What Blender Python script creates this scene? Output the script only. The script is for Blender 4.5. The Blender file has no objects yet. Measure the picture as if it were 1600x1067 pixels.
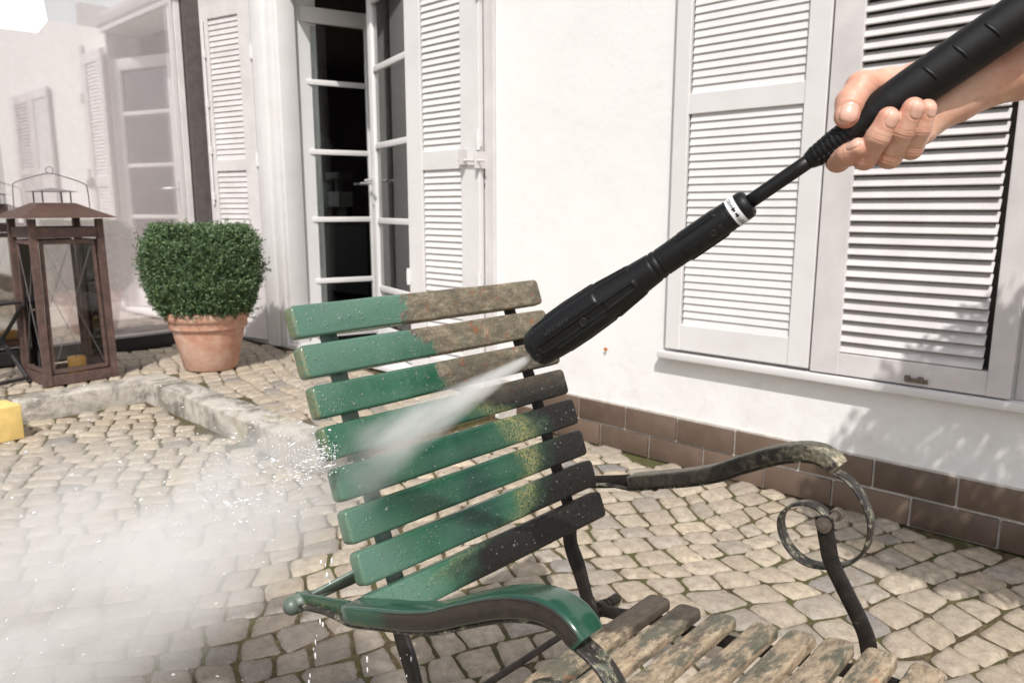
import bpy, bmesh, math, random
import numpy as np
from mathutils import Vector, Matrix, noise as mnoise
S = bpy.context.scene
col = S.collection
R = math.radians
# ------------------------------------------------------------------ camera, light, exposure
CAMH = 1.08; FPX = 1171.0; TH = math.atan(208.5/FPX); YAW = R(42.9)
cam = bpy.data.cameras.new('camera'); camo = bpy.data.objects.new('camera', cam); col.objects.link(camo)
camo.location = (0, 0, CAMH); camo.rotation_euler = (R(90)-TH, 0, YAW)
cam.sensor_width = 36; cam.lens = FPX/1600*36; cam.clip_start = .02; cam.clip_end = 500
cam.dof.use_dof = True; cam.dof.focus_distance = .92; cam.dof.aperture_fstop = 12.0
S.camera = camo
SUN_TO = Vector((.42, -.50, .76)).normalized()
el = math.asin(SUN_TO.z); az = math.atan2(SUN_TO.x, SUN_TO.y)
w = bpy.data.worlds.new('World'); S.world = w; w.use_nodes = True
wn = w.node_tree.nodes; wl = w.node_tree.links
sky = wn.new('ShaderNodeTexSky'); sky.sky_type = 'NISHITA'; sky.sun_disc = False
sky.sun_elevation = el; sky.sun_rotation = az; sky.dust_density = 2.5; sky.air_density = 1.0
hs = wn.new('ShaderNodeHueSaturation'); hs.inputs['Saturation'].default_value = .35
wl.new(sky.outputs[0], hs.inputs['Color']); wl.new(hs.outputs[0], wn['Background'].inputs[0])
wn['Background'].inputs[1].default_value = .15
sd = bpy.data.lights.new('sun', 'SUN'); sd.energy = 4.2; sd.angle = R(.6); sd.color = (1, .965, .92)
so = bpy.data.objects.new('sun', sd); col.objects.link(so)
so.rotation_euler = SUN_TO.to_track_quat('Z', 'Y').to_euler(); so.location = (3, -4, 6)
S.view_settings.view_transform = 'Standard'; S.view_settings.look = 'None'
S.view_settings.exposure = -.03; S.view_settings.gamma = 1
S.cycles.volume_bounces = 8; S.cycles.max_bounces = 12; S.cycles.transparent_max_bounces = 24
S.cycles.volume_step_rate = 1.0

# ------------------------------------------------------------------ helpers
fh = Vector((-math.sin(YAW), math.cos(YAW), 0)); rt = Vector((math.cos(YAW), math.sin(YAW), 0)); Z = Vector((0, 0, 1))
fw = fh*math.cos(TH)-Z*math.sin(TH); upv = fh*math.sin(TH)+Z*math.cos(TH)
CAMP = Vector((0, 0, CAMH))
def at(px, py, d):                      # photo pixel + real distance -> point in the yard
    return CAMP+(fw+rt*((px-800)/FPX)-upv*((py-533.5)/FPX))*d
def tag(o, label=None, cat=None, group=None, kind=None):
    if label: o['label'] = label
    if cat: o['category'] = cat
    if group: o['group'] = group
    if kind: o['kind'] = kind
    return o
def thing(name, label, cat, loc=(0, 0, 0), rz=0, group=None):
    o = bpy.data.objects.new(name, None); col.objects.link(o); o.empty_display_size = .1
    o.location = loc; o.rotation_euler = (0, 0, rz)
    return tag(o, label, cat, group)
def link(name, me, mat, parent=None, smooth=False, label=None):
    o = bpy.data.objects.new(name, me); col.objects.link(o)
    if mat is not None: me.materials.append(mat)
    if smooth: me.polygons.foreach_set('use_smooth', [True]*len(me.polygons))
    if parent is not None: o.parent = parent
    if label: o['label'] = label
    return o
def bm2(name, bm, mat, parent=None, smooth=False, label=None, auto=None):
    me = bpy.data.meshes.new(name); bmesh.ops.recalc_face_normals(bm, faces=bm.faces[:]); bm.to_mesh(me); bm.free()
    o = link(name, me, mat, parent, smooth, label)
    if auto: me.set_sharp_from_angle(angle=R(auto))
    return o
def box(bm, x0, x1, y0, y1, z0, z1, bev=0, M=None, seg=2):
    vs = bmesh.ops.create_cube(bm, size=1)['verts']
    T = Matrix.Translation(((x0+x1)/2, (y0+y1)/2, (z0+z1)/2)) @ Matrix.Diagonal((abs(x1-x0), abs(y1-y0), abs(z1-z0), 1))
    bmesh.ops.transform(bm, matrix=T, verts=vs)
    if bev:
        es = list({e for v in vs for e in v.link_edges})
        r = bmesh.ops.bevel(bm, geom=es, offset=bev, segments=seg, affect='EDGES', profile=.5)
        vs = list({v for f in r['faces'] for v in f.verts} | {v for v in vs if v.is_valid})
        # all verts of this island
        st = list(vs); seen = set(st)
        while st:
            v = st.pop()
            for e in v.link_edges:
                o = e.other_vert(v)
                if o not in seen: seen.add(o); st.append(o)
        vs = list(seen)
    if M is not None: bmesh.ops.transform(bm, matrix=M, verts=vs)
    return vs
def cyl(bm, p0, p1, r0, r1=None, n=20, cap=True):
    p0 = Vector(p0); p1 = Vector(p1); d = p1-p0; r1 = r0 if r1 is None else r1
    vs = bmesh.ops.create_cone(bm, cap_ends=cap, segments=n, radius1=r0, radius2=r1, depth=d.length)['verts']
    M = Matrix.Translation((p0+p1)/2) @ d.to_track_quat('Z', 'Y').to_matrix().to_4x4()
    bmesh.ops.transform(bm, matrix=M, verts=vs); return vs
def lathe(bm, prof, n=32, M=None):
    rings = []
    for r, z in prof:
        rings.append([bm.verts.new((r*math.cos(2*math.pi*i/n), r*math.sin(2*math.pi*i/n), z)) for i in range(n)])
    for a, b in zip(rings, rings[1:]):
        for i in range(n): bm.faces.new((a[i], a[(i+1) % n], b[(i+1) % n], b[i]))
    vs = [v for r in rings for v in r]
    if M is not None: bmesh.ops.transform(bm, matrix=M, verts=vs)
    return rings
def sweep(bm, pts, sec, ups=None, closed_caps=True):
    """pts: centre points; sec: list of (a,b) per point or one list (a along side, b along normal)"""
    n = len(pts); rings = []; side0 = ups
    for i, p in enumerate(pts):
        t = (Vector(pts[min(i+1, n-1)])-Vector(pts[max(i-1, 0)])).normalized()
        s = Vector(side0[i] if isinstance(side0, list) else side0)
        s = (s-t*s.dot(t)).normalized(); nn = t.cross(s).normalized()
        cs = sec[i] if isinstance(sec[0][0], (tuple, list)) else sec
        rings.append([bm.verts.new(Vector(p)+s*a+nn*b) for a, b in cs])
    m = len(rings[0])
    for A, B in zip(rings, rings[1:]):
        for i in range(m): bm.faces.new((A[i], A[(i+1) % m], B[(i+1) % m], B[i]))
    if closed_caps: bm.faces.new(rings[0][::-1]); bm.faces.new(rings[-1])
    return rings
def rrect(w, h, r, k=3):
    o = []
    for cx, cy, a0 in ((w/2-r, h/2-r, 0), (-w/2+r, h/2-r, 90), (-w/2+r, -h/2+r, 180), (w/2-r, -h/2+r, 270)):
        for j in range(k+1):
            a = R(a0+90*j/k); o.append((cx+r*math.cos(a), cy+r*math.sin(a)))
    return o
def catmull(P, k=8):
    P = [Vector(p) for p in P]; Q = [2*P[0]-P[1]]+P+[2*P[-1]-P[-2]]; o = []
    for i in range(1, len(Q)-2):
        a, b, c, d = Q[i-1:i+3]
        for j in range(k):
            t = j/k
            o.append(.5*((2*b)+(c-a)*t+(2*a-5*b+4*c-d)*t*t+(3*b-a-3*c+d)*t**3))
    o.append(P[-1]); return o
def npmesh(name, V, Fq):
    me = bpy.data.meshes.new(name)
    V = np.asarray(V, dtype=np.float32); Fq = np.asarray(Fq, dtype=np.int32)
    k = Fq.shape[1]
    me.vertices.add(len(V)); me.vertices.foreach_set('co', V.ravel())
    me.loops.add(Fq.size); me.loops.foreach_set('vertex_index', Fq.ravel())
    me.polygons.add(len(Fq)); me.polygons.foreach_set('loop_start', np.arange(0, Fq.size, k, dtype=np.int32))
    me.polygons.foreach_set('loop_total', np.full(len(Fq), k, dtype=np.int32))
    me.update(calc_edges=True); me.validate(); return me

# ------------------------------------------------------------------ materials
class NT:
    def __init__(s, name):
        s.m = bpy.data.materials.new(name); s.m.use_nodes = True; s.t = s.m.node_tree
        s.b = s.t.nodes['Principled BSDF']; s.out = s.t.nodes['Material Output']
    def n(s, ty, **k):
        nd = s.t.nodes.new(ty)
        for a, v in k.items(): setattr(nd, a, v)
        return nd
    def l(s, a, b): s.t.links.new(a, b)
    def coord(s, kind='Object', obj=None):
        c = s.n('ShaderNodeTexCoord'); c.object = obj; return c.outputs[kind]
    def noise(s, vec, sc, det=4, rough=.55, dist=0):
        nd = s.n('ShaderNodeTexNoise'); nd.inputs['Scale'].default_value = sc; nd.inputs['Detail'].default_value = det
        nd.inputs['Roughness'].default_value = rough; nd.inputs['Distortion'].default_value = dist
        if vec is not None: s.l(vec, nd.inputs['Vector'])
        return nd.outputs['Fac']
    def ramp(s, f, stops, interp='LINEAR'):
        r = s.n('ShaderNodeValToRGB'); e = r.color_ramp; e.interpolation = interp
        while len(e.elements) < len(stops): e.elements.new(.5)
        for i, (p, c) in enumerate(stops):
            e.elements[i].position = p
            e.elements[i].color = (c, c, c, 1) if isinstance(c, (int, float)) else (*c, 1)
        s.l(f, r.inputs[0]); return r.outputs[0]
    def mix(s, f, a, b, bt='MIX'):
        m = s.n('ShaderNodeMix'); m.data_type = 'RGBA'; m.blend_type = bt
        for i, v in ((0, f), (6, a), (7, b)):
            if hasattr(v, 'is_linked') or hasattr(v, 'links'): s.l(v, m.inputs[i])
            elif isinstance(v, (int, float)): m.inputs[i].default_value = v if i == 0 else (v, v, v, 1)
            else: m.inputs[i].default_value = (*v, 1)
        return m.outputs[2]
    def math(s, op, a, b=0, c=None, clamp=False):
        m = s.n('ShaderNodeMath', operation=op, use_clamp=clamp)
        for i, v in enumerate((a, b) if c is None else (a, b, c)):
            if hasattr(v, 'links'): s.l(v, m.inputs[i])
            else: m.inputs[i].default_value = v
        return m.outputs[0]
    def bump(s, h, st=.3, dist=.002, prev=None):
        b = s.n('ShaderNodeBump'); b.inputs['Strength'].default_value = st; b.inputs['Distance'].default_value = dist
        s.l(h, b.inputs['Height'])
        if prev is not None: s.l(prev, b.inputs['Normal'])
        s.l(b.outputs[0], s.b.inputs['Normal']); return b.outputs[0]
    def set(s, col=None, rough=.5, metal=0, spec=None, coat=0):
        if col is not None:
            if hasattr(col, 'links'): s.l(col, s.b.inputs['Base Color'])
            else: s.b.inputs['Base Color'].default_value = (*col, 1)
        if hasattr(rough, 'links'): s.l(rough, s.b.inputs['Roughness'])
        else: s.b.inputs['Roughness'].default_value = rough
        s.b.inputs['Metallic'].default_value = metal
        if spec is not None: s.b.inputs['Specular IOR Level'].default_value = spec
        s.b.inputs['Coat Weight'].default_value = coat; s.b.inputs['Coat Roughness'].default_value = .08
        return s.m
def simple(name, c, rough=.5, metal=0, var=.12, sc=20, bump=0, bsc=60, spec=None, coat=0):
    t = NT(name); v = t.coord(); f = t.noise(v, sc, 5)
    cc = t.ramp(f, [(.3, tuple(x*(1-var) for x in c)), (.7, tuple(min(1, x*(1+var)) for x in c))])
    if bump: t.bump(t.noise(v, bsc, 4), bump, .003)
    return t.set(cc, rough, metal, spec, coat)
# plaster with brushed unevenness and faint stains
t = NT('white_plaster'); v = t.coord()
big = t.noise(v, 1.7, 5, .6); f2 = t.noise(v, 9, 6, .65, .6)
c = t.mix(t.ramp(big, [(.35, 0.), (.75, .6)]), (.76, .755, .745), (.69, .68, .67))
c = t.mix(t.ramp(f2, [(.60, 0.), (.75, .35)]), c, (.62, .60, .57))
spz = t.n('ShaderNodeSeparateXYZ'); t.l(v, spz.inputs[0])
lowz = t.n('ShaderNodeMapRange', interpolation_type='SMOOTHSTEP'); t.l(spz.outputs[2], lowz.inputs[0]); lowz.inputs[1].default_value = .62; lowz.inputs[2].default_value = .20
c = t.mix(t.math('MULTIPLY', lowz.outputs[0], t.ramp(t.noise(v, 7, 7, .75, .5), [(.45, .0), (.72, .38)])), c, (.50, .47, .43))
vc = t.n('ShaderNodeTexVoronoi'); vc.feature = 'DISTANCE_TO_EDGE'; vc.inputs['Scale'].default_value = 1.3; mpv = t.n('ShaderNodeVectorMath', operation='ADD'); t.l(v, mpv.inputs[0])
nv = t.n('ShaderNodeTexNoise'); nv.inputs['Scale'].default_value = 6; t.l(v, nv.inputs['Vector']); vs_ = t.n('ShaderNodeVectorMath', operation='SCALE'); t.l(nv.outputs['Color'], vs_.inputs[0]); vs_.inputs['Scale'].default_value = .22; t.l(vs_.outputs[0], mpv.inputs[1]); t.l(mpv.outputs[0], vc.inputs['Vector'])
c = t.mix(t.math('MULTIPLY', t.ramp(vc.outputs['Distance'], [(0., 1.), (.006, 0.)]), t.ramp(t.noise(v, 2.2, 2), [(.56, 0.), (.66, .22)])), c, (.55, .52, .49))
n1 = t.bump(t.noise(v, 38, 5, .6, .3), .16, .005); t.bump(t.noise(v, 5, 3), .22, .02, n1)
M_plaster = t.set(c, .85)
t = NT('white_paint'); v = t.coord(); f = t.noise(v, 5, 6, .65)
c = t.mix(t.ramp(f, [(.45, 0.), (.8, .55)]), (.66, .645, .64), (.54, .52, .51))
t.bump(t.noise(v, 70, 4), .12, .002); M_white = t.set(c, .45)
M_whiteold = simple('weathered_white_paint', (.57, .54, .535), .55, var=.10, sc=7, bump=.15)
t = NT('brown_tile'); v = t.coord(); g = t.n('ShaderNodeNewGeometry')
c = t.ramp(g.outputs['Random Per Island'], [(0, (.080, .053, .038)), (.5, (.110, .073, .052)), (1, (.145, .098, .070))])
c = t.mix(t.ramp(t.noise(v, 14, 6, .7), [(.4, 0.), (.8, .5)]), c, (.18, .135, .105))
t.bump(t.noise(v, 60, 4), .25, .003); M_tile = t.set(c, .55)
M_mortar = simple('mortar', (.50, .46, .42), .9, var=.15, sc=40, bump=.3)
# cobblestones
t = NT('cobblestone'); v = t.coord(); g = t.n('ShaderNodeNewGeometry'); rnd = g.outputs['Random Per Island']
c = t.ramp(rnd, [(0, (.17, .165, .17)), (.06, (.27, .24, .205)), (.25, (.40, .33, .243)), (.5, (.355, .30, .235)), (.7, (.44, .375, .285)), (.85, (.34, .30, .255)), (1, (.50, .415, .30))])
c = t.mix(t.ramp(t.noise(v, 30, 9, .78, .2), [(.43, 0.), (.62, .72)]), c, (.185, .15, .115))
c = t.mix(t.ramp(t.noise(v, 140, 4, .7), [(.5, 0.), (.75, .5)]), c, (.47, .42, .37))
c = t.mix(t.ramp(t.noise(v, 3.1, 5, .6, .5), [(.52, 0.), (.72, .45)]), c, (.33, .27, .19))
n1 = t.bump(t.noise(v, 45, 8, .65), .6, .006); t.bump(t.noise(v, 230, 4, .6), .35, .002, n1)
def wetmask(t, v):
    sp = t.n('ShaderNodeSeparateXYZ'); t.l(v, sp.inputs[0])
    dx = t.math('MULTIPLY', t.math('ADD', sp.outputs[0], 1.25), .72); dy = t.math('ADD', sp.outputs[1], -.35)
    d = t.math('SQRT', t.math('ADD', t.math('MULTIPLY', dx, dx), t.math('MULTIPLY', dy, dy)))
    d = t.math('ADD', d, t.math('MULTIPLY_ADD', t.noise(v, 3.5, 5, .6), .9, -.45))
    m = t.n('ShaderNodeMapRange', interpolation_type='SMOOTHSTEP'); t.l(d, m.inputs[0]); m.inputs[1].default_value = .85; m.inputs[2].default_value = .60
    return m.outputs[0]
wet = wetmask(t, v); c = t.mix(t.math('MULTIPLY', wet, .60), c, (.085, .072, .066))
rg = t.math('MULTIPLY_ADD', wet, -.42, t.ramp(t.noise(v, 30, 4), [(.3, .55), (.7, .85)])); M_cobble = t.set(c, rg)
t = NT('joint_soil'); v = t.coord()
c = t.ramp(t.noise(v, 30, 8, .75), [(.28, (.032, .022, .010)), (.5, (.08, .057, .026)), (.72, (.24, .185, .10))])
c = t.mix(t.ramp(t.noise(v, 3.5, 6, .7), [(.46, 0.), (.58, .85)]), c, (.085, .088, .022))
t.bump(t.noise(v, 120, 6, .7), .9, .01); M_joint = t.set(c, .95)
t = NT('granite_kerb'); v = t.coord()
c = t.ramp(t.noise(v, 8, 8, .7), [(.3, (.30, .275, .24)), (.6, (.50, .46, .41)), (.8, (.57, .53, .48))])
c = t.mix(t.ramp(t.noise(v, 4.3, 7, .75, .8), [(.46, 0.), (.60, .9)]), c, (.12, .11, .09))
c = t.mix(t.ramp(t.noise(v, 6.1, 7, .7), [(.57, 0.), (.7, .6)]), c, (.24, .20, .09))
t.bump(t.noise(v, 60, 7, .7), .6, .006); M_kerb = t.set(c, .85)
# glass
def glassmat(name, refl, tint=(.9, .93, .92), fres=1.45, rgh=0.):
    m = bpy.data.materials.new(name); m.use_nodes = True; nt = m.node_tree
    nt.nodes.remove(nt.nodes['Principled BSDF']); out = nt.nodes['Material Output']
    tr = nt.nodes.new('ShaderNodeBsdfTransparent'); tr.inputs[0].default_value = (*tint, 1)
    gl = nt.nodes.new('ShaderNodeBsdfGlossy'); gl.inputs['Roughness'].default_value = rgh; gl.inputs[0].default_value = (.97, .96, .96, 1)
    mx = nt.nodes.new('ShaderNodeMixShader')
    fr = nt.nodes.new('ShaderNodeFresnel'); fr.inputs[0].default_value = fres
    ad = nt.nodes.new('ShaderNodeMath'); ad.operation = 'ADD'; ad.use_clamp = True; ad.inputs[1].default_value = refl
    nt.links.new(fr.outputs[0], ad.inputs[0]); nt.links.new(ad.outputs[0], mx.inputs[0])
    nt.links.new(tr.outputs[0], mx.inputs[1]); nt.links.new(gl.outputs[0], mx.inputs[2]); nt.links.new(mx.outputs[0], out.inputs[0])
    return m
M_glass = glassmat('window_glass', .05); M_bigglass = glassmat('sunlit_reflective_glass', .38, (.95, .93, .93), 1.45, .035); M_lglass = glassmat('lantern_glass', .0, (.97, .97, .96), 1.3)
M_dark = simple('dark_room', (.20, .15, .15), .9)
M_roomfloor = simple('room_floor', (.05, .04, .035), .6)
M_post = simple('dark_metal_post', (.085, .072, .068), .45, var=.2)
t = NT('rusty_lantern_metal'); v = t.coord()
c = t.mix(t.ramp(t.noise(v, 22, 6, .7), [(.4, 0.), (.7, 1.)]), (.085, .055, .048), (.17, .10, .08))
t.bump(t.noise(v, 90, 4), .3, .002); M_lantern = t.set(c, .6, .25)
M_black = simple('black_metal', (.018, .016, .017), .45)
M_rod = simple('grey_wire', (.16, .14, .14), .5)
M_candle = simple('yellow_wax', (.80, .42, .08), .5)
M_yellow = simple('yellow_paint', (.78, .56, .20), .6, var=.12, bump=.15)
t = NT('terracotta'); v = t.coord()
c = t.mix(t.ramp(t.noise(v, 7, 7, .7, .6), [(.38, 0.), (.68, 1.)]), (.44, .215, .14), (.60, .42, .33))
mp = t.n('ShaderNodeMapping'); mp.inputs['Scale'].default_value = (1, 1, 12); t.l(v, mp.inputs[0])
c = t.mix(t.ramp(t.noise(mp.outputs[0], 4, 4), [(.55, 0.), (.8, .5)]), c, (.66, .52, .44))
t.bump(t.noise(v, 60, 5), .2, .004); M_terra = t.set(c, .85)
t = NT('box_leaf'); g = t.n('ShaderNodeNewGeometry')
c = t.ramp(g.outputs['Random Per Island'], [(0, (.03, .065, .03)), (.35, (.07, .13, .055)), (.7, (.12, .195, .085)), (1, (.23, .30, .13))])
t.set(c, .45, 0, .5); t.b.inputs['Subsurface Weight'].default_value = 0
tl = t.n('ShaderNodeBsdfTranslucent'); t.l(c, tl.inputs[0]); mx = t.n('ShaderNodeMixShader'); mx.inputs[0].default_value = .22
t.l(t.b.outputs[0], mx.inputs[1]); t.l(tl.outputs[0], mx.inputs[2]); t.l(mx.outputs[0], t.out.inputs[0]); M_leaf = t.m
M_soil = simple('soil', (.05, .035, .025), .95); M_twig = simple('twig_wood', (.07, .055, .03), .9)
# black lance plastic
t = NT('black_plastic'); v = t.coord(); t.bump(t.noise(v, 900, 3), .10, .0004)
M_plastic = t.set((.0065, .0065, .007), .42, 0, .32)
t = NT('textured_black_grip'); v = t.coord('UV'); t.bump(t.noise(t.coord(), 1500, 2), .5, .0006)
M_grip = t.set((.006, .0058, .006), .5, 0, .28)
M_hole = simple('dark_recess', (.003, .003, .003), .8)
M_label = simple('white_label', (.72, .72, .73), .4, var=.02); M_print = simple('black_print', (.01, .01, .01), .5)
M_emb = simple('embossed_plastic', (.022, .022, .023), .4)
M_steel = simple('worn_steel', (.17, .14, .12), .42, .6, var=.3, sc=120)
M_doorhw = simple('door_handle_metal', (.75, .75, .77), .3, .6)

# ------------------------------------------------------------------ house
WY = 2.723
def shutter(parent, x0, x1, z0, z1, y, rails, stile, pitch, tilt, mat, thick=.032, hinge_x=None, rz=0, label=None, fo=None):
    """leaf built in local coords: x 0..w, front face at y=0, extends to +y"""
    w_ = x1-x0; st0, st1 = stile
    bm = bmesh.new()
    box(bm, 0, st0, 0, thick, 0, z1-z0, .003); box(bm, w_-st1, w_, 0, thick, 0, z1-z0, .003)
    prev = None; rs = sorted(rails)
    for a, b in rs: box(bm, st0-.001, w_-st1+.001, .0025, thick-.002, a-z0, b-z0, .003)
    o = bm2('shutter', bm, mat, parent, label=label)
    piv = hinge_x if hinge_x is not None else x0
    o.location = (piv, y, z0); o.rotation_euler = (0, 0, rz)
    off = x0-piv
    for vv in o.data.vertices: vv.co.x += off
    lb = bmesh.new(); lw = pitch*(1.14 if tilt > 60 else 1.06)
    for (a0, b0), (a1, b1) in zip(rs, rs[1:]):
        n = max(1, int((a1-b0)/pitch)); pp = (a1-b0)/n
        for i in range(n):
            zc = b0+pp*(i+.5)-z0
            Mx = Matrix.Translation((off+w_/2, thick*.5, zc)) @ Matrix.Rotation(R(tilt+random.uniform(-1.2, 1.2)), 4, 'X')
            box(lb, -(w_-st0-st1)/2, (w_-st0-st1)/2, -lw/2, lw/2, -.0035, .0035, .0015, Mx, 1)
    bm2('louvres', lb, mat, o)
    return o
house = thing('house', 'white plastered house with louvred shutters, open glazed door and brown tiled plinth', 'house', (0, WY, 0))
def H(bm, name, mat, parent=None, label=None, **k):
    if parent is None: parent = house
    o = bm2(name, bm, mat, parent, label=label, **k); return o
TOP = 4.2; XL = -5.40; XR = 3.2
bm = bmesh.new()
D0, D1, DT = -4.62, -3.26, 2.62
W0, W1, WB, WT = -1.55, -.44, .53, 2.30
for a in ((XL-.3, D0, 0, TOP), (D0, D1, DT, TOP), (D1, W0, 0, TOP), (W0, W1, 0, WB), (W0, W1, WT, TOP), (W1, XR, 0, TOP)):
    box(bm, a[0], a[1], 0, .30, a[2], a[3])
H(bm, 'wall', M_plaster)
# plinth of brown tiles on a mortar bed
bm = bmesh.new(); box(bm, -2.62, XR, -.006, .001, 0, .215); H(bm, 'plinth_mortar', M_mortar)
bm = bmesh.new(); random.seed(3)
for row, (z0, z1, ofs) in enumerate(((.004, .101, -1.965), (.110, .207, -1.83))):
    x = ofs-.262*2
    while x < XR:
        j = random.uniform(-.0015, .0015)
        if x > -2.70: box(bm, x+.004, x+.258, -.016+j, -.004, z0+j, z1+j, .003, None, 2)
        x += .262
H(bm, 'plinth_tiles', M_tile, auto=30)
# rooms behind the openings
bm = bmesh.new()
for a in ((-9, -2.2, 5.6, 5.7, -.1, 3.2), (-9.1, -9, 2.5, 5.6, -.1, 3.2), (-9.1, -9, .3, 2.5, -.1, .3), (-9.1, -9, .3, 2.5, 2.9, 3.2), (-2.2, -2.1, .3, 5.6, -.1, 3.2), (-9, -2.2, .3, 5.6, 2.9, 3.0)): box(bm, *a)  # gap in the unseen left side wall added to let daylight onto the furnishings
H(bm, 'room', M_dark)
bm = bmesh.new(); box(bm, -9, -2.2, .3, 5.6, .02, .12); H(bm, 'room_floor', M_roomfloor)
bm = bmesh.new()
for a in ((W0-.05, W1+.05, .29, .32, WB-.1, WT+.1),): box(bm, *a)
H(bm, 'window_back', simple('dim_window_inside', (.26, .24, .235), .8))
# window sill
bm = bmesh.new(); box(bm, -1.655, .05, -.052, .02, .464, .494, .004); H(bm, 'window_sill', M_white, auto=30)
bm = bmesh.new()
box(bm, -.395, -.33, -.010, .16, .4945, 2.3, .004); box(bm, -.33, -.20, -.022, .0, .4945, 2.36, .004)
H(bm, 'window_frame', M_whiteold, auto=30)
# window shutters
s1 = shutter(house, -1.620, -1.025, .507, 2.34, -.045, [(.507, .612), (1.437, 1.514), (2.24, 2.34)], (.065, .078), .0285, 76, M_white, label='closed left window shutter')
s2 = shutter(house, -1.018, -.402, .500, 2.34, -.045, [(.500, .578), (1.450, 1.510), (2.24, 2.34)], (.100, .065), .0370, 54, M_whiteold, label='right window shutter with opened slats')
bm = bmesh.new()
for x in (-.70+1.018, -.66+1.018): box(bm, x, x+.016, -.012, .0, .018, .034, .002)
box(bm, .318, .388, -.007, -.001, .012, .026, .001); bm2('latch', bm, M_steel, s2)
# door shutters
s3 = shutter(house, -3.257, -2.700, .155, 2.50, -.055, [(.155, .27), (1.275, 1.372), (2.40, 2.50)], (.122, .133), .0330, 73, M_white, label='door shutter folded against the wall')
s4 = shutter(house, -5.405, -4.862, .155, 2.50, -.05, [(.155, .27), (1.335, 1.415), (2.36, 2.50)], (.12, .12), .0360, 78, M_whiteold, hinge_x=-4.862, rz=R(12.7), label='door shutter standing ajar beside the glass wall')
for sh, xs in ((s3, (.556, -.002)), (s4, (.004, -.524))):
    for x in xs:
        for z in ((.55, 1.25, 1.95) if x > -.1 and abs(x) > .003 or sh is s4 else (.55,)):
            bm = bmesh.new(); cyl(bm, (x, -.006, z-.045), (x, -.006, z+.045), .010, n=10); box(bm, x-.022, x+.022, -.003, -.0005, z-.03, z+.03)
            bm2('hinge', bm, M_white, sh)
# shutter holdback hook and locking bar
bm = bmesh.new(); cyl(bm, (-2.83, -.075, 1.315), (-2.64, -.075, 1.305), .006, n=8); box(bm, -2.80, -2.784, -.10, -.056, 1.29, 1.37, .003); box(bm, -2.70, -2.69, -.09, 0, 1.27, 1.35, .002)
H(bm, 'shutter_holdback', M_whiteold)
bm = bmesh.new(); cyl(bm, (-.46, -.012, .95), (-.46, -.012, 2.2), .008, n=8)
for z in (.98, 1.3, 1.62, 1.95): box(bm, -.475, -.445, -.02, -.002, z, z+.05, .003)
bm2('locking_bar', bm, M_white, s4)
# casing right of the door shutter (strip between shutter and wall)
bm = bmesh.new(); box(bm, -2.695, -2.633, -.022, .0, .125, 2.6, .004); H(bm, 'shutter_stop', M_whiteold)
# door casing
bm = bmesh.new()
box(bm, -4.851, -4.70, -.055, .0, .125, 2.72, .006); box(bm, -4.70, D0, -.035, .0, .125, 2.72, .005)
box(bm, D0, D0+.035, -.012, .12, .125, 2.60, .004); box(bm, D1-.03, D1, -.012, .12, .125, 2.60, .004); box(bm, D0-.3, D1+.02, -.05, .0, 2.62, 2.75, .005)
box(bm, D0, D1, -.04, .2, .121, .155, .004)
H(bm, 'door_frame', M_white, auto=30)
def leaf(hx, hy, rz, wdt, side, label):
    bm = bmesh.new(); z0, z1 = .165, 2.40; th = .045; st = .072
    box(bm, 0, st, 0, th, z0, z1, .004); box(bm, wdt-st, wdt, 0, th, z0, z1, .004)
    zs = [.57, 1.0, 1.46, 1.92]
    box(bm, st, wdt-st, .002, th-.002, z0, z0+.16, .004); box(bm, st, wdt-st, .002, th-.002, z1-.10, z1, .004)
    for z in zs: box(bm, st, wdt-st, .006, th-.006, z-.018, z+.018, .004)
    o = bm2('door', bm, M_white, house, label=label, auto=30)
    o.location = (hx, hy, 0); o.rotation_euler = (0, 0, rz)
    ed = [z0+.16]+zs+[z1-.10]
    for a, b in zip(ed, ed[1:]):
        p = bmesh.new(); box(p, st+.002, wdt-st-.002, th/2-.002, th/2+.002, a+.018, b-.018); bm2('pane', p, M_glass, o)
    p = bmesh.new(); xk = wdt-st/2
    for s in (-1, 1):
        y = -.001 if s < 0 else th+.001
        box(p, xk-.015, xk+.015, min(y, y+s*.008), max(y, y+s*.008), 1.10, 1.32, .002)
        cyl(p, (xk, y, 1.25), (xk, y+s*.05, 1.25), .009, n=10); cyl(p, (xk, y+s*.05, 1.25), (xk-.12, y+s*.05, 1.25), .009, n=10)
    bm2('handle', p, M_doorhw, o)
    for z in (.45, 1.15, 1.35, 2.1):
        p = bmesh.new(); cyl(p, (-.004, -.004, z-.04), (-.004, -.004, z+.04), .011, n=10); bm2('hinge', p, M_steel, o)
    return o
leaf(-4.665, .045, R(72), .66, 1, 'left door leaf swung into the dark room')
leaf(-3.275, .075, R(180-17.5), .74, -1, 'right door leaf standing slightly open')

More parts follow.
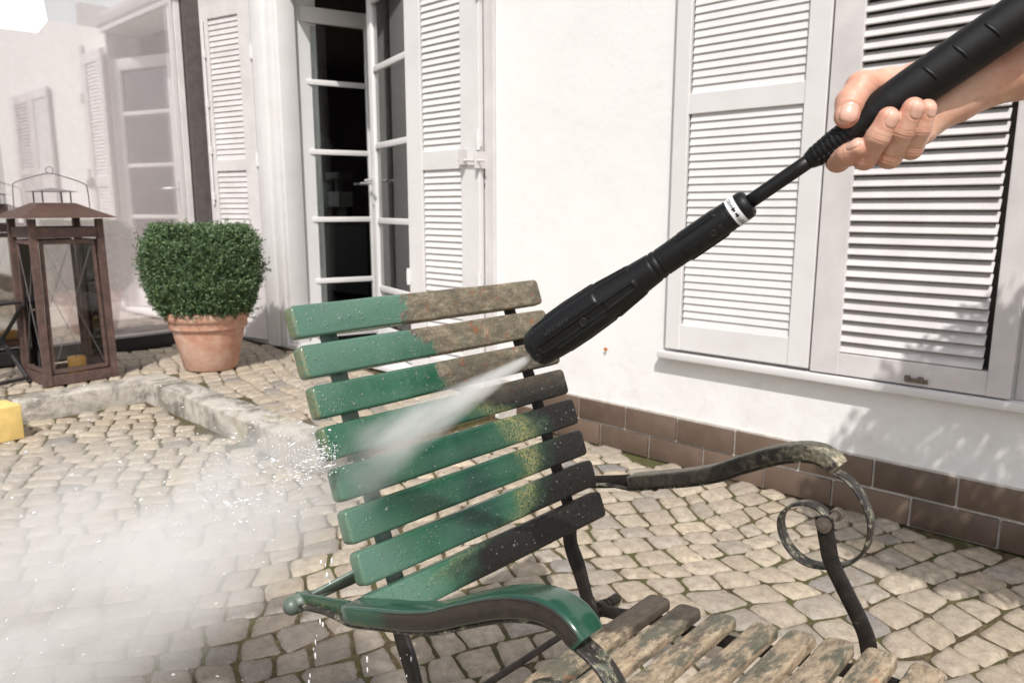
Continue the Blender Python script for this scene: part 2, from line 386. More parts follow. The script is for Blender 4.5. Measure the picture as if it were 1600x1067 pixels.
# things seen inside the room
o = thing('pendant_lamp', 'pale round lamp shade hanging in the dark room behind the door', 'lamp', (-6.95, 4.5, 1.66))
bm = bmesh.new(); lathe(bm, [(.02, .20), (.09, .18), (.16, .10), (.19, 0), (.185, 0), (.15, .1), (.03, .17)], 24)
bm2('lamp_shade', bm, simple('lamp_white', (.85, .82, .80), .6), o, True)
bm = bmesh.new(); cyl(bm, (0, 0, .18), (0, 0, 1.22), .006, n=8); bm2('cord', bm, M_black, o)
o = thing('sideboard', 'dark sideboard in the room behind the glazed door', 'sideboard', (-7.0, 4.75, .12))
bm = bmesh.new(); box(bm, -.8, .8, -.2, .25, .08, .80, .01); bm2('body', bm, simple('dark_wood', (.04, .03, .03), .5), o)
bm = bmesh.new(); box(bm, -.83, .83, -.22, .27, .80, .83, .004); bm2('top', bm, M_dark, o)
o = thing('kitchen_machine', 'boxy pale appliance standing on the dark sideboard', 'appliance', (-6.87, 4.70, .95))
bm = bmesh.new(); box(bm, -.11, .11, -.1, .1, 0, .03, .006); bm2('base', bm, M_black, o)
bm = bmesh.new(); box(bm, -.10, .10, -.08, .1, .14, .30, .012); bm2('body', bm, simple('appliance_white', (.85, .82, .80), .5), o)
bm = bmesh.new(); box(bm, -.09, .09, .02, .09, .03, .14, .004); bm2('back', bm, M_black, o)
bm = bmesh.new(); box(bm, -.13, .13, -.09, .09, .42, .50, .02); cyl(bm, (0, 0, .30), (0, 0, .42), .04); bm2('lid', bm, simple('appliance_grey', (.28, .26, .26), .4), o)
bm = bmesh.new(); bmesh.ops.create_icosphere(bm, subdivisions=3, radius=.17)
for vv in bm.verts: vv.co = Vector((vv.co.x, vv.co.y*.45, vv.co.z*.95))*(1+.18*mnoise.noise(vv.co*9))
o = bm2('cloth_bag', bm, simple('pale_green_cloth', (.40, .62, .50), .8, bump=.4), None, True); o.location = (-7.13, 4.66, 1.34-.14)
tag(o, 'pale green cloth bag beside the appliance in the dark room', 'bag')

# ------------------------------------------------------------------ glass wall at the left
gw = thing('glass_wall', 'tall glass wall with dark corner post reflecting the house door', 'glass wall', (XL, 2.45, .12))
bm = bmesh.new(); box(bm, -.015, .015, -4.4, .0, .10, 2.36); bm2('pane', bm, M_bigglass, gw)
bm = bmesh.new(); box(bm, -.07, .05, .0, .16, -.12, 3.0, .004); bm2('post', bm, M_post, gw)
bm = bmesh.new(); box(bm, -.06, .035, -4.4, .0, 0, .085, .004); bm2('sill', bm, M_black, gw)
bm = bmesh.new(); box(bm, -.06, .05, -4.4, .0, 2.37, 2.62, .004); bm2('beam', bm, M_post, gw)
bm = bmesh.new(); box(bm, .017, .030, -.055, -.012, .10, 2.36, .003); bm2('trim', bm, M_whiteold, gw)
bm = bmesh.new()
for i in range(60): cyl(bm, (-.12+.012*math.sin(i*1.9), -1.14-i*.03, .02), (-.12+.012*math.sin(i*1.9), -1.14-i*.03, 2.5), .024, n=8)
bm2('curtain', bm, simple('mauve_grey_curtain', (.22, .20, .205), .85), gw, True)
bm = bmesh.new(); cyl(bm, (.03, -1.43, .1), (.03, -1.43, 2.36), .006, n=8); bm2('seam', bm, simple('blue_grey_seal', (.10, .10, .17), .5), gw)
bm = bmesh.new()
box(bm, -3.0, -.1, -4.4, -4.3, -.02, 2.7); box(bm, -3.0, -2.9, -4.3, .6, -.02, 2.7); box(bm, -2.9, -.1, .5, .6, -.02, 2.7)
box(bm, -2.9, -.07, -4.3, .5, -.05, -.005)
bm2('conservatory_room', bm, simple('grey_room', (.62, .585, .58), .8), gw)

# lamp shade, top left
o = thing('hanging_lampshade', 'bright white square lampshade hanging at the top left', 'lamp', (-4.42, 1.14, 1.965), R(-8))
bm = bmesh.new()
b0 = [bm.verts.new((x, y, 0)) for x, y in ((-.16, -.16), (.16, -.16), (.16, .16), (-.16, .16))]
b1 = [bm.verts.new((x, y, .26)) for x, y in ((-.14, -.14), (.14, -.14), (.14, .14), (-.14, .14))]
for i in range(4): bm.faces.new((b0[i], b0[(i+1) % 4], b1[(i+1) % 4], b1[i]))
bmesh.ops.solidify(bm, geom=bm.faces[:], thickness=.004)
M_lit = simple('lit_white_shade', (.9, .89, .87), .6, var=.02); pb = M_lit.node_tree.nodes['Principled BSDF']; pb.inputs['Emission Color'].default_value = (1, .97, .93, 1); pb.inputs['Emission Strength'].default_value = .9; bm2('lamp_shade', bm, M_lit, o)
bm = bmesh.new(); cyl(bm, (0, 0, .20), (0, 0, 1.6), .005, n=8); cyl(bm, (-.14, 0, .24), (.14, 0, .24), .003, n=6); bm2('cord', bm, M_black, o)

# ------------------------------------------------------------------ ground, kerb, cobbles
bm = bmesh.new()
xs = [-60, -8, -2, 4, 60]; ys = [-60, -6, 0, 6, 60]
gv = [[bm.verts.new((x, y, -.004)) for y in ys] for x in xs]
for i in range(4):
    for j in range(4): bm.faces.new((gv[i][j], gv[i+1][j], gv[i+1][j+1], gv[i][j+1]))
tag(bm2('ground', bm, M_joint), kind='structure')
KX = -4.33; KY = 1.607; KE = -2.60; KW = .17
def on_step(x, y): return (y > KY+KW and x < KE) or x < KX-KW
bm = bmesh.new(); box(bm, XL-.02, KE-.05, KY+.1, WY+.0, -.02, .105); box(bm, XL-.02, KX-.08, -3, KY+.1, -.02, .105)
tag(bm2('step_bed', bm, M_joint), kind='structure')
bm = bmesh.new(); random.seed(11)
def kstone(x0, x1, y0, y1):
    vs = box(bm, x0, x1, y0, y1, -.05, .120+random.uniform(-.004, .004), .012, None, 3)
x = KX
while x < KE:
    L = random.uniform(.55, .8); kstone(x+.004, min(x+L, KE)-.004, KY+random.uniform(-.004, .004), KY+KW); x += L
y = KY+KW
first = True
while y > -3:
    L = random.uniform(.6, .85); kstone(KX-KW, KX-.004 if not first else KX-.004, max(y-L, -3)+.004, y-.004); y -= L; first = False
bmesh.ops.subdivide_edges(bm, edges=[e for e in bm.edges if e.calc_length() > .15], cuts=6, use_grid_fill=True)
for vv in bm.verts:
    nz = mnoise.noise(vv.co*7)*.006+mnoise.noise(vv.co*25)*.0025; vv.co += Vector((nz, nz, nz*.8))
tag(bm2('kerb', bm, M_kerb, None, True), kind='structure')

def cobbles(name, keep, z, zone, ang, seed, cell=.100, arc=(.06, 1.5)):
    rs = np.random.RandomState(seed); ca, sa = math.cos(ang), math.sin(ang)
    x0, x1, y0, y1 = zone; cx, cy = (x0+x1)/2, (y0+y1)/2; Rr = math.hypot(x1-x0, y1-y0)/2+.2
    A, P = arc
    def warp(u, v):
        return u+.018*np.sin(v*5.1+1), v+A*np.abs(np.sin(math.pi*u/P))*1.0+.02*np.sin(u*3.7)
    rows = int(2*Rr/cell)+8; allq = []
    zz = lambda i, u: .012*np.sin(u*9.0+i*1.7)+.007*np.sin(u*23+i*2.9)
    v0 = -Rr-.5
    edges = np.cumsum(rs.uniform(.9, 1.1, rows+6)*cell)+v0
    for i in range(len(edges)-1):
        n = int(2*Rr/cell*1.3)+4
        uw = np.cumsum(rs.uniform(.72, 1.42, n)*cell)-Rr-rs.uniform(0, cell)
        sk = rs.uniform(-.010, .010, n)
        for k in range(n-1):
            a, b = uw[k], uw[k+1]
            cs = np.array([[a+sk[k], edges[i]+zz(i, a)], [b+sk[k+1], edges[i]+zz(i, b)], [b-sk[k+1], edges[i+1]+zz(i+1, b)], [a-sk[k], edges[i+1]+zz(i+1, a)]])
            U, V = warp(cs[:, 0], cs[:, 1]); X = cx+U*ca-V*sa; Y = cy+U*sa+V*ca
            mx, my = X.mean(), Y.mean()
            if not (x0 <= mx <= x1 and y0 <= my <= y1) or not keep(mx, my): continue
            allq.append(np.stack([X, Y], 1))
    Q = np.array(allq); N = len(Q); c = Q.mean(1, keepdims=True)
    gap = rs.uniform(.0003, .0022, (N, 1, 1)); d = Q-c; ln = np.linalg.norm(d, axis=2, keepdims=True); Q = c+d*(1-gap*1.35/ln)
    Q += rs.uniform(-.003, .003, Q.shape)
    g = 7; s = np.linspace(-1, 1, g); s = np.sign(s)*np.abs(s)**.72
    SS, TT = np.meshgrid(s, s, indexing='ij')
    # round the corners of the patch
    rr = np.maximum(np.abs(SS), np.abs(TT)); cr = 1-.06*(np.abs(SS*TT))**3
    s2, t2 = SS*cr, TT*cr
    wts = np.stack([(1-s2)*(1-t2), (1+s2)*(1-t2), (1+s2)*(1+t2), (1-s2)*(1+t2)], -1)/4
    P2 = np.einsum('stk,nkd->nstd', wts, Q)
    h = .0075*(1-rr**14)-.0012*rr**2
    edge = (rr > .999)
    Hh = z+h[None]+rs.uniform(-.004, .003, (N, 1, 1))+rs.uniform(-.03, .03, (N, 1, 1))*0
    tilt = rs.uniform(-.045, .045, (N, 2)); Hh = Hh+tilt[:, 0, None, None]*(P2[..., 0]-c[:, :, 0, None])+tilt[:, 1, None, None]*(P2[..., 1]-c[:, :, 1, None])
    nx = np.sin(P2[..., 0]*61+rs.uniform(0, 6, (N, 1, 1)))*np.sin(P2[..., 1]*53+rs.uniform(0, 6, (N, 1, 1)))
    Hh = Hh+nx*.0008*(~edge)[None]+rs.normal(0, .0006, Hh.shape)
    Hh = np.where(edge[None], z-.008, Hh)
    jit = rs.normal(0, .0013, P2.shape); P2 = P2+jit
    Vv = np.concatenate([P2, Hh[..., None]], -1).reshape(-1, 3)
    idx = np.arange(g*g).reshape(g, g); q = np.stack([idx[:-1, :-1], idx[1:, :-1], idx[1:, 1:], idx[:-1, 1:]], -1).reshape(-1, 4)
    Fq = (q[None]+(np.arange(N)*g*g)[:, None, None]).reshape(-1, 4)
    me = npmesh(name, Vv, Fq); o = link(name, me, M_cobble, None, True); tag(o, kind='structure'); return o
cobbles('cobblestone_paving', lambda x, y: not on_step(x+.05 if x < -3 else x, y) and not (y > KY-.025 and x < KE+.03) and not (x < KX+.025) and y < WY-.035, .0, (-4.4, 2.2, -1.6, WY), R(62), 5)
cobbles('step_paving', lambda x, y: on_step(x+.02, y-.015) and x > XL+.06 and y < WY-.06 and x < KE-.2, .113, (XL, KE, -1.5, WY), R(-14), 8, .098, (.05, 2.5))

# ------------------------------------------------------------------ potted box bush
bush = thing('potted_box_bush', 'clipped green box bush in a round terracotta pot beside the door', 'potted plant', (-4.40, 2.035, .122))
bm = bmesh.new()
lathe(bm, [(.001, 0), (.145, 0), (.153, .008), (.205, .235), (.207, .247), (.222, .252), (.225, .262), (.224, .292), (.230, .299), (.238, .305), (.241, .335), (.236, .352), (.222, .356), (.210, .350), (.20, .30), (.001, .30)], 48)
bm2('pot', bm, M_terra, bush, True)
bm = bmesh.new(); lathe(bm, [(.001, .335), (.12, .33), (.203, .315)], 24); bm2('soil', bm, M_soil, bush)
rs = np.random.RandomState(4)
def bushR(z, a):                               # outline radius against height above the pot rim
    t_ = np.clip((z-.33)/.50, 0, 1)
    r = .222+.112*np.clip(t_/.42, 0, 1)**.7; r = np.where(t_ > .86, r-.055*((t_-.86)/.14)**2, r)
    return r*(1+.035*np.sin(3*a+1)+.028*np.sin(7*a+z*21)+.02*np.sin(13*a-z*40))
ns = 9000
zs_ = rs.uniform(.335, .845, ns); an = rs.uniform(0, 2*math.pi, ns)
topm = rs.rand(ns) < .30; zs_[topm] = .845
rad = bushR(zs_, an)*np.where(topm, np.sqrt(rs.rand(ns))*.97, rs.uniform(.80, 1.0, ns))
base = np.stack([rad*np.cos(an), rad*np.sin(an), zs_-.02], 1)
dirs = np.stack([np.cos(an)*.75, np.sin(an)*.75, np.full(ns, .55)], 1); dirs[topm] = dirs[topm]*[.35, .35, 1]+[0, 0, .6]
dirs += rs.normal(0, .28, dirs.shape); dirs /= np.linalg.norm(dirs, axis=1, keepdims=True)
cl = np.array([mnoise.noise(Vector((float(p[0])*16, float(p[1])*16, float(p[2])*9))) for p in base]); base += dirs*(cl*.045)[:, None]; base -= dirs*.042
nl = 11; ln_long = rs.rand(ns) < .008; base[ln_long] += dirs[ln_long]*.03
tt = np.linspace(.1, 1, nl)
ln = rs.uniform(.035, .075, ns)
cen = base[:, None]+dirs[:, None]*(tt[None, :, None]*ln[:, None, None])
perp = rs.normal(0, 1, cen.shape); perp -= (perp*dirs[:, None]).sum(-1, keepdims=True)*dirs[:, None]; perp /= np.linalg.norm(perp, axis=-1, keepdims=True)
ldir = perp*.85+dirs[:, None]*.55; ldir /= np.linalg.norm(ldir, axis=-1, keepdims=True)
sd_ = np.cross(ldir, rs.normal(0, 1, cen.shape)); sd_ /= np.linalg.norm(sd_, axis=-1, keepdims=True)
LL = rs.uniform(.010, .016, cen.shape[:2])[..., None]; LW = LL*.33
v4 = np.stack([cen, cen+ldir*LL*.5+sd_*LW, cen+ldir*LL, cen+ldir*LL*.5-sd_*LW], 2).reshape(-1, 3)
bmc = bmesh.new(); zz_ = np.linspace(.335, .80, 14)
pc = [(max(.02, float(bushR(z_, 0.4))*.74-(.06 if z_ > .78 else 0)), z_) for z_ in zz_]; lathe(bmc, [(.001, .335)]+pc+[(.001, .80)], 40)
for q_ in bmc.verts: q_.co *= 1+.05*mnoise.noise(q_.co*14)
bm2('inner_foliage', bmc, M_leaf, bush)
me = npmesh('foliage', v4, np.arange(len(v4)).reshape(-1, 4)); link('foliage', me, M_leaf, bush)
bm = bmesh.new(); random.seed(5)
for i in range(26):
    a = random.uniform(0, 6.28); r = random.uniform(.1, .3); cyl(bm, (random.uniform(-.05, .05), random.uniform(-.05, .05), .32), (r*math.cos(a), r*math.sin(a), random.uniform(.5, .8)), .008, .003, 6)
bm2('stem', bm, M_twig, bush)

# ------------------------------------------------------------------ lantern
LX, LY = -4.735, 1.360; LR = R(2)
lan = thing('floor_lantern', 'tall brown metal floor lantern with sloping roof on the kerb', 'lantern', (LX, LY, .122), LR)
hw = .178; hb = .172; ht = .166; HT = .90
bm = bmesh.new()
for sx in (-1, 1):
    for sy in (-1, 1):
        bm = bmesh.new(); p = sweep(bm, [(sx*hb, sy*hb, .0), (sx*ht, sy*ht, HT)], [(-.017, -.017), (.017, -.017), (.017, .017), (-.017, .017)], (0, 1, 0)); bm2('post', bm, M_lantern, lan)
bm = bmesh.new()
for z0, z1, d, nm in ((.0, .055, hb, 'base_frame'), (HT-.10, HT-.045, ht+.001, 'top_frame')):
    bm = bmesh.new()
    for s in (-1, 1):
        box(bm, -d+.017, d-.017, s*d-.010, s*d+.010, z0, z1, .002); box(bm, s*d-.010, s*d+.010, -d+.017, d-.017, z0, z1, .002)
    bm2(nm, bm, M_lantern, lan)
bm = bmesh.new(); box(bm, -.17, .17, -.17, .17, .012, .022); bm2('floor_plate', bm, M_lantern, lan)
def ldoor(Mx):
    o_ = bm2('glazed_door', bmesh.new(), M_lantern, lan)
    b_ = bmesh.new(); z0, z1 = .075, .775; w0, w1 = .138, .128
    sweep(b_, [(-w0, 0, z0), (-w1, 0, z1)], [(-.009, -.006), (.009, -.006), (.009, .006), (-.009, .006)], (1, 0, 0))
    sweep(b_, [(w0, 0, z0), (w1, 0, z1)], [(-.009, -.006), (.009, -.006), (.009, .006), (-.009, .006)], (1, 0, 0))
    box(b_, -w0, w0, -.007, .007, z0-.01, z0+.012); box(b_, -w1, w1, -.007, .007, z1-.01, z1+.012)
    bmesh.ops.transform(b_, matrix=Mx, verts=b_.verts); b_.to_mesh(o_.data); b_.free()
    g_ = bmesh.new(); box(g_, -.13, .13, -.001, .001, z0, z1); bmesh.ops.transform(g_, matrix=Mx, verts=g_.verts); bm2('pane', g_, M_lglass, o_)
    c_ = bmesh.new()
    for a, b in (((-.125, z0+.03), (.115, z1-.02)), ((.125, z0+.03), (-.115, z1-.02))):
        cyl(c_, (a[0], -.004, a[1]), (b[0], -.004, b[1]), .0013, n=6)
    bmesh.ops.transform(c_, matrix=Mx, verts=c_.verts); bm2('cross_wires', c_, M_rod, o_)
for k in range(4):
    Mx = Matrix.Rotation(R(90*k), 4, 'Z') @ Matrix.Translation((0, -hb+.004, 0)) @ Matrix.Rotation(R(-.9), 4, 'X')
    ldoor(Mx)
bm = bmesh.new()
e = .245; ze = HT+.005; zt = HT+.085; q = .085
lo = [bm.verts.new((x*e, y*e, ze)) for x, y in ((-1, -1), (1, -1), (1, 1), (-1, 1))]
hi = [bm.verts.new((x*q, y*q, zt)) for x, y in ((-1, -1), (1, -1), (1, 1), (-1, 1))]
md = [bm.verts.new((x*.165, y*.165, ze+.038)) for x, y in ((-1, -1), (1, -1), (1, 1), (-1, 1))]
for i in range(4):
    j = (i+1) % 4; bm.faces.new((lo[i], lo[j], md[j], md[i])); bm.faces.new((md[i], md[j], hi[j], hi[i]))
bm.faces.new(hi); bmesh.ops.solidify(bm, geom=bm.faces[:], thickness=.004)
bm2('roof', bm, simple('brown_roof_metal', (.20, .125, .10), .5, .2, var=.15), lan)
bm = bmesh.new()
for x, y in ((-.07, -.07), (.07, -.07), (.07, .07), (-.07, .07)): cyl(bm, (x, y, zt), (x, y, zt+.060), .004, n=8)
bt = [bm.verts.new((x*.105, y*.105, zt+.060)) for x, y in ((-1, -1), (1, -1), (1, 1), (-1, 1))]; tp = bm.verts.new((0, 0, zt+.082))
for i in range(4): bm.faces.new((bt[i], bt[(i+1) % 4], tp))
bm.faces.new(bt[::-1]); bm2('chimney_cap', bm, M_rod, lan)
bm = bmesh.new()
pts = catmull([(0, -.19, HT+.02), (0, -.185, HT+.16), (0, -.165, HT+.195), (0, -.05, HT+.235), (0, 0, HT+.245), (0, .05, HT+.235), (0, .165, HT+.195), (0, .185, HT+.16), (0, .19, HT+.02)], 6)
sweep(bm, pts, [(.003*math.cos(a), .003*math.sin(a)) for a in np.linspace(0, 2*math.pi, 7)[:-1]], (1, 0, 0)); 
pts = [(0, .018*math.cos(a), HT+.262+.018*math.sin(a)) for a in np.linspace(0, 2*math.pi, 17)]
sweep(bm, pts, [(.0025*math.cos(a), .0025*math.sin(a)) for a in np.linspace(0, 2*math.pi, 7)[:-1]], (1, 0, 0))
bm2('carrying_handle', bm, M_rod, lan)
bm = bmesh.new(); bmesh.ops.create_icosphere(bm, subdivisions=2, radius=.008, matrix=Matrix.Translation((.14, -.19, .42))); bm2('knob', bm, M_lantern, lan, True)
cd = thing('candle', 'short yellow candle standing inside the metal lantern', 'candle', (LX+.03, LY+.03, .146))
bm = bmesh.new(); lathe(bm, [(.001, 0), (.044, 0), (.047, .006), (.047, .09), (.043, .097), (.02, .092), (.001, .09)], 24); bm2('wax', bm, M_candle, cd, True)
bm = bmesh.new(); cyl(bm, (0, 0, .09), (.002, 0, .108), .0015, n=6); bm2('wick', bm, M_black, cd)

# folded black chair behind the lantern, left edge
fc = thing('folding_metal_chair', 'black folding metal chair partly seen behind the lantern at the left edge', 'chair', (-4.93, .93, .12), R(20))
def bar(bm, a, b, r=.011, n=8): return cyl(bm, a, b, r, n=n)
for y in (-.19, .19):
    bm = bmesh.new(); bar(bm, (-.22, y, .0), (.20, y, .43)); bm2('leg', bm, M_black, fc)
    bm = bmesh.new(); bar(bm, (.22, y*.9, .0), (-.20, y*.9, .45)); bar(bm, (-.20, y*.9, .45), (-.26, y*.9, .62)); bm2('leg', bm, M_black, fc)
bm = bmesh.new(); bar(bm, (-.20, -.19, .02), (-.20, .19, .02)); bm2('cross_bar', bm, M_black, fc)
bm = bmesh.new(); bar(bm, (.21, -.17, .02), (.21, .17, .02)); bm2('cross_bar', bm, M_black, fc)
bm = bmesh.new(); bar(bm, (.0, -.19, .225), (0, .19, .225)); bm2('cross_bar', bm, M_black, fc)
bm = bmesh.new()
for i in range(6): box(bm, -.17+i*.062, -.125+i*.062, -.2, .2, .435, .447, .002)
bm2('seat', bm, M_black, fc)

# yellow block
yb = thing('yellow_box', 'plain yellow box on the cobbles at the left edge', 'box', (-4.09, .835, .006), R(10))
bm = bmesh.new(); box(bm, -.085, .085, -.085, .085, 0, .166, .006, None, 3); bm2('body', bm, M_yellow, yb, auto=30)

# unseen ball-headed bay tree, added on the right to shade the foot of the wall
bt_ = thing('added_shade_tree', 'added unseen bay tree with round crown in a pot, shading the wall', 'potted plant', (.26, 1.74, .004))
bm = bmesh.new(); lathe(bm, [(.001, 0), (.13, 0), (.19, .30), (.205, .30), (.205, .35), (.185, .35), (.18, .30), (.001, .30)], 40); bm2('pot', bm, M_terra, bt_, True)
bm = bmesh.new(); sweep(bm, [(0, 0, .28), (.01, 0, .7), (-.005, .01, 1.1), (0, 0, 1.5)], [(.016*math.cos(a), .016*math.sin(a)) for a in np.linspace(0, 2*math.pi, 11)[:-1]], (1, 0, 0)); bm2('trunk', bm, M_twig, bt_, True)
rb = np.random.RandomState(8); nb = 7000; dv = rb.normal(0, 1, (nb, 3)); dv /= np.linalg.norm(dv, axis=1, keepdims=True); cb = dv*(.39*rb.uniform(.45, 1.03, nb)**.6)[:, None]+[0, 0, 1.58]
la = rb.normal(0, 1, (nb, 3))+dv*.8; la /= np.linalg.norm(la, axis=1, keepdims=True); lb_ = np.cross(la, rb.normal(0, 1, (nb, 3))); lb_ /= np.linalg.norm(lb_, axis=1, keepdims=True)
vb = np.stack([cb, cb+la*.025+lb_*.011, cb+la*.05, cb+la*.025-lb_*.011], 1).reshape(-1, 3); link('foliage', npmesh('foliage', vb, np.arange(len(vb)).reshape(-1, 4)), M_leaf, bt_)

# nail
bm = bmesh.new(); cyl(bm, (-1.945, WY-.014, .456), (-1.945, WY+.01, .456), .0035, n=8); cyl(bm, (-1.945, WY-.016, .456), (-1.945, WY-.013, .456), .008, n=10)
tag(bm2('rusty_nail', bm, simple('rust', (.45, .16, .04), .8)), 'small rusty nail in the white plaster wall', 'nail')
#PART2
# ------------------------------------------------------------------ the garden chair
CO = Vector((-.55, .79, 0))
chair = thing('garden_chair', 'folding slatted garden armchair, half washed green and half covered in grime', 'chair', CO)
def CH(name, bm, mat, parent=None, smooth=False, label=None, auto=None):
    p = chair if parent is None else parent
    if parent is None: bmesh.ops.translate(bm, vec=-CO, verts=bm.verts)
    else: bmesh.ops.translate(bm, vec=-CO, verts=bm.verts)
    return bm2(name, bm, mat, p, smooth, label, auto)
def plank(bm, c, yd, td, nd, L, W, T, rc, bev, wob=0, seed=0):
    """rounded plank: length along yd, width along td, thickness along nd"""
    c = Vector(c); yd = Vector(yd).normalized(); td = Vector(td).normalized(); nd = Vector(nd).normalized()
    prof = []
    for k in range(4): a = R(90*k/3); prof.append((bev*(1-math.sin(a)), -T/2+bev*(1-math.cos(a))))
    prof = prof+[(i, -h) for i, h in prof[::-1]]
    nseg = 14
    def outline(ins):
        o = rrect(L-2*ins, W-2*ins, max(rc-ins, .0008), 3); out = []
        n = len(o)
        for i in range(n):
            p, q = o[i], o[(i+1) % n]; d = math.hypot(q[0]-p[0], q[1]-p[1])
            m = nseg if d > .2 else 1
            for j in range(m): t_ = j/m; out.append((p[0]+(q[0]-p[0])*t_, p[1]+(q[1]-p[1])*t_))
        return out
    rings = []
    for ins, h in prof:
        ring = []
        for a, b in outline(ins):
            w_ = mnoise.noise(Vector((a*9+seed*7.3, b*30, h*40+seed)))*wob
            ring.append(bm.verts.new(c+yd*a+td*(b+w_)+nd*(h+w_*.6)))
        rings.append(ring)
    m = len(rings[0])
    for A_, B_ in zip(rings, rings[1:]):
        for i in range(m): bm.faces.new((A_[i], A_[(i+1) % m], B_[(i+1) % m], B_[i]))
    bm.faces.new(rings[0][::-1]); bm.faces.new(rings[-1])
# paint / grime for the back slats; the clean front runs across the chair
def cleanpaint(name, mode):
    t = NT(name); v = t.coord('Object', chair); sp = t.n('ShaderNodeSeparateXYZ'); t.l(v, sp.inputs[0])
    X, Y, Zc = sp.outputs
    mpg = t.n('ShaderNodeMapping'); mpg.inputs['Scale'].default_value = (1, .38, 1); t.l(v, mpg.inputs[0]); vg = mpg.outputs[0]
    nz = t.noise(v, 26, 6, .7); nz2 = t.noise(vg, 90, 7, .78); nz3 = t.noise(v, 300, 4, .7)
    green = t.ramp(t.noise(v, 7, 4, .5), [(.3, (.015, .066, .037)), (.55, (.024, .096, .055)), (.75, (.044, .135, .084))])
    # lichen specks left on the paint
    specks = t.math('MULTIPLY', t.ramp(nz3, [(.60, 0.), (.68, .7)]), t.ramp(t.noise(v, 13, 4, .6), [(.46, 0.), (.60, 1.)]))
    green = t.mix(specks, green, (.27, .31, .24))
    crust = t.ramp(nz2, [(.30, (.055, .047, .033)), (.44, (.13, .11, .075)), (.56, (.23, .19, .13)), (.72, (.42, .36, .26))])
    crust = t.mix(t.ramp(t.noise(v, 15, 8, .75, .3), [(.44, 0.), (.60, .7)]), crust, (.075, .066, .046))
    crust = t.mix(t.ramp(t.noise(v, 10, 6, .7, .2), [(.54, 0.), (.64, .7)]), crust, (.13, .135, .105))
    crust = t.mix(t.ramp(t.noise(v, 210, 5, .8), [(.60, 0.), (.66, .8)]), crust, (.55, .49, .38))
    crust = t.mix(t.ramp(t.noise(v, 55, 5, .6), [(.60, 0.), (.67, .8)]), crust, (.24, .085, .035))
    dark = t.ramp(nz2, [(.3, (.004, .0032, .003)), (.6, (.010, .008, .0065)), (.8, (.03, .025, .018))])
    dark = t.mix(t.ramp(nz3, [(.62, 0.), (.70, .5)]), dark, (.16, .13, .09))
    if mode == 'back':
        hz = t.math('MULTIPLY_ADD', Zc, 2.5, -1.25)                     # z .50 -> 0, .90 -> 1
        yb = t.ramp(hz, [(0., .22), (.17, .22), (.24, .56), (.30, .60), (.40, .68), (.55, .70), (.66, .52), (.78, .45), (.93, .43), (1., .36)])
        yv = t.math('MULTIPLY_ADD', Y, 2., .5)                            # y -.25..+.25 -> 0..1
        d = t.math('SUBTRACT', yv, yb)
        d = t.math('ADD', d, t.math('MULTIPLY_ADD', nz, .22, -.11)); d = t.math('ADD', d, t.math('MULTIPLY_ADD', t.noise(v, 9, 3), .16, -.08))
        soft = t.ramp(hz, [(.6, .20), (.8, .03)])
        f = t.n('ShaderNodeMapRange', interpolation_type='SMOOTHSTEP'); t.l(d, f.inputs[0]); f.inputs[1].default_value = 0; t.l(soft, f.inputs[2])
        dirtc = t.mix(t.ramp(hz, [(.64, 0.), (.86, 1.)]), dark, crust)
        # golden half-loosened grime along the washing line of the lower slats
        band = t.n('ShaderNodeMapRange', interpolation_type='SMOOTHSTEP'); t.l(t.math('ABSOLUTE', t.math('SUBTRACT', d, .04)), band.inputs[0])
        band.inputs[1].default_value = .10; band.inputs[2].default_value = .0
        bf = t.math('MULTIPLY', band.outputs[0], t.ramp(nz3, [(.42, 0.), (.60, 1.)]))
        bf = t.math('MULTIPLY', bf, t.ramp(hz, [(.10, 0.), (.35, .8), (.62, .8), (.7, 0.)]))
        c = t.mix(f.outputs[0], green, dirtc); c = t.mix(bf, c, (.30, .25, .09))
        # darker green between clean left and grimy right
        mid_dark = t.ramp(t.math('ADD', d, t.math('MULTIPLY_ADD', nz, .2, -.1)), [(.0, 0.), (.001, 0.)])
        fl = t.n('ShaderNodeMapRange', interpolation_type='SMOOTHSTEP'); t.l(yv, fl.inputs[0]); fl.inputs[1].default_value = .20; fl.inputs[2].default_value = .36
        fl2 = t.math('MULTIPLY', fl.outputs[0], t.ramp(hz, [(.5, .85), (.72, .25), (.9, 0.)]))
        fo = t.n('ShaderNodeMapRange', interpolation_type='SMOOTHSTEP'); t.l(yv, fo.inputs[0]); fo.inputs[1].default_value = .62; fo.inputs[2].default_value = .48
        fl2 = t.math('MULTIPLY', fl2, fo.outputs[0])
        # reflected sky haze painted in as paler green towards the left
        sheen = t.n('ShaderNodeMapRange', interpolation_type='SMOOTHSTEP'); t.l(t.math('MULTIPLY_ADD', nz, .25, t.math('SUBTRACT', hz, t.math('MULTIPLY', yv, .25))), sheen.inputs[0]); sheen.inputs[1].default_value = .78; sheen.inputs[2].default_value = 1.08
        sheen2 = t.n('ShaderNodeMapRange', interpolation_type='SMOOTHSTEP'); t.l(t.math('ADD', hz, t.math('MULTIPLY', yv, 2.2)), sheen2.inputs[0]); sheen2.inputs[1].default_value = .8; sheen2.inputs[2].default_value = .35
        green = t.mix(t.math('MULTIPLY', t.math('MAXIMUM', sheen.outputs[0], sheen2.outputs[0]), .42), green, (.17, .28, .225))
        fl3 = t.math('MULTIPLY', fl2, t.ramp(t.noise(v, 11, 3, .5), [(.35, .35), (.6, 1.)]))
        c2 = t.mix(fl3, green, (.012, .042, .032)); c = t.mix(f.outputs[0], c2, dirtc); c = t.mix(bf, c, (.32, .27, .10))
        dirtf = f.outputs[0]
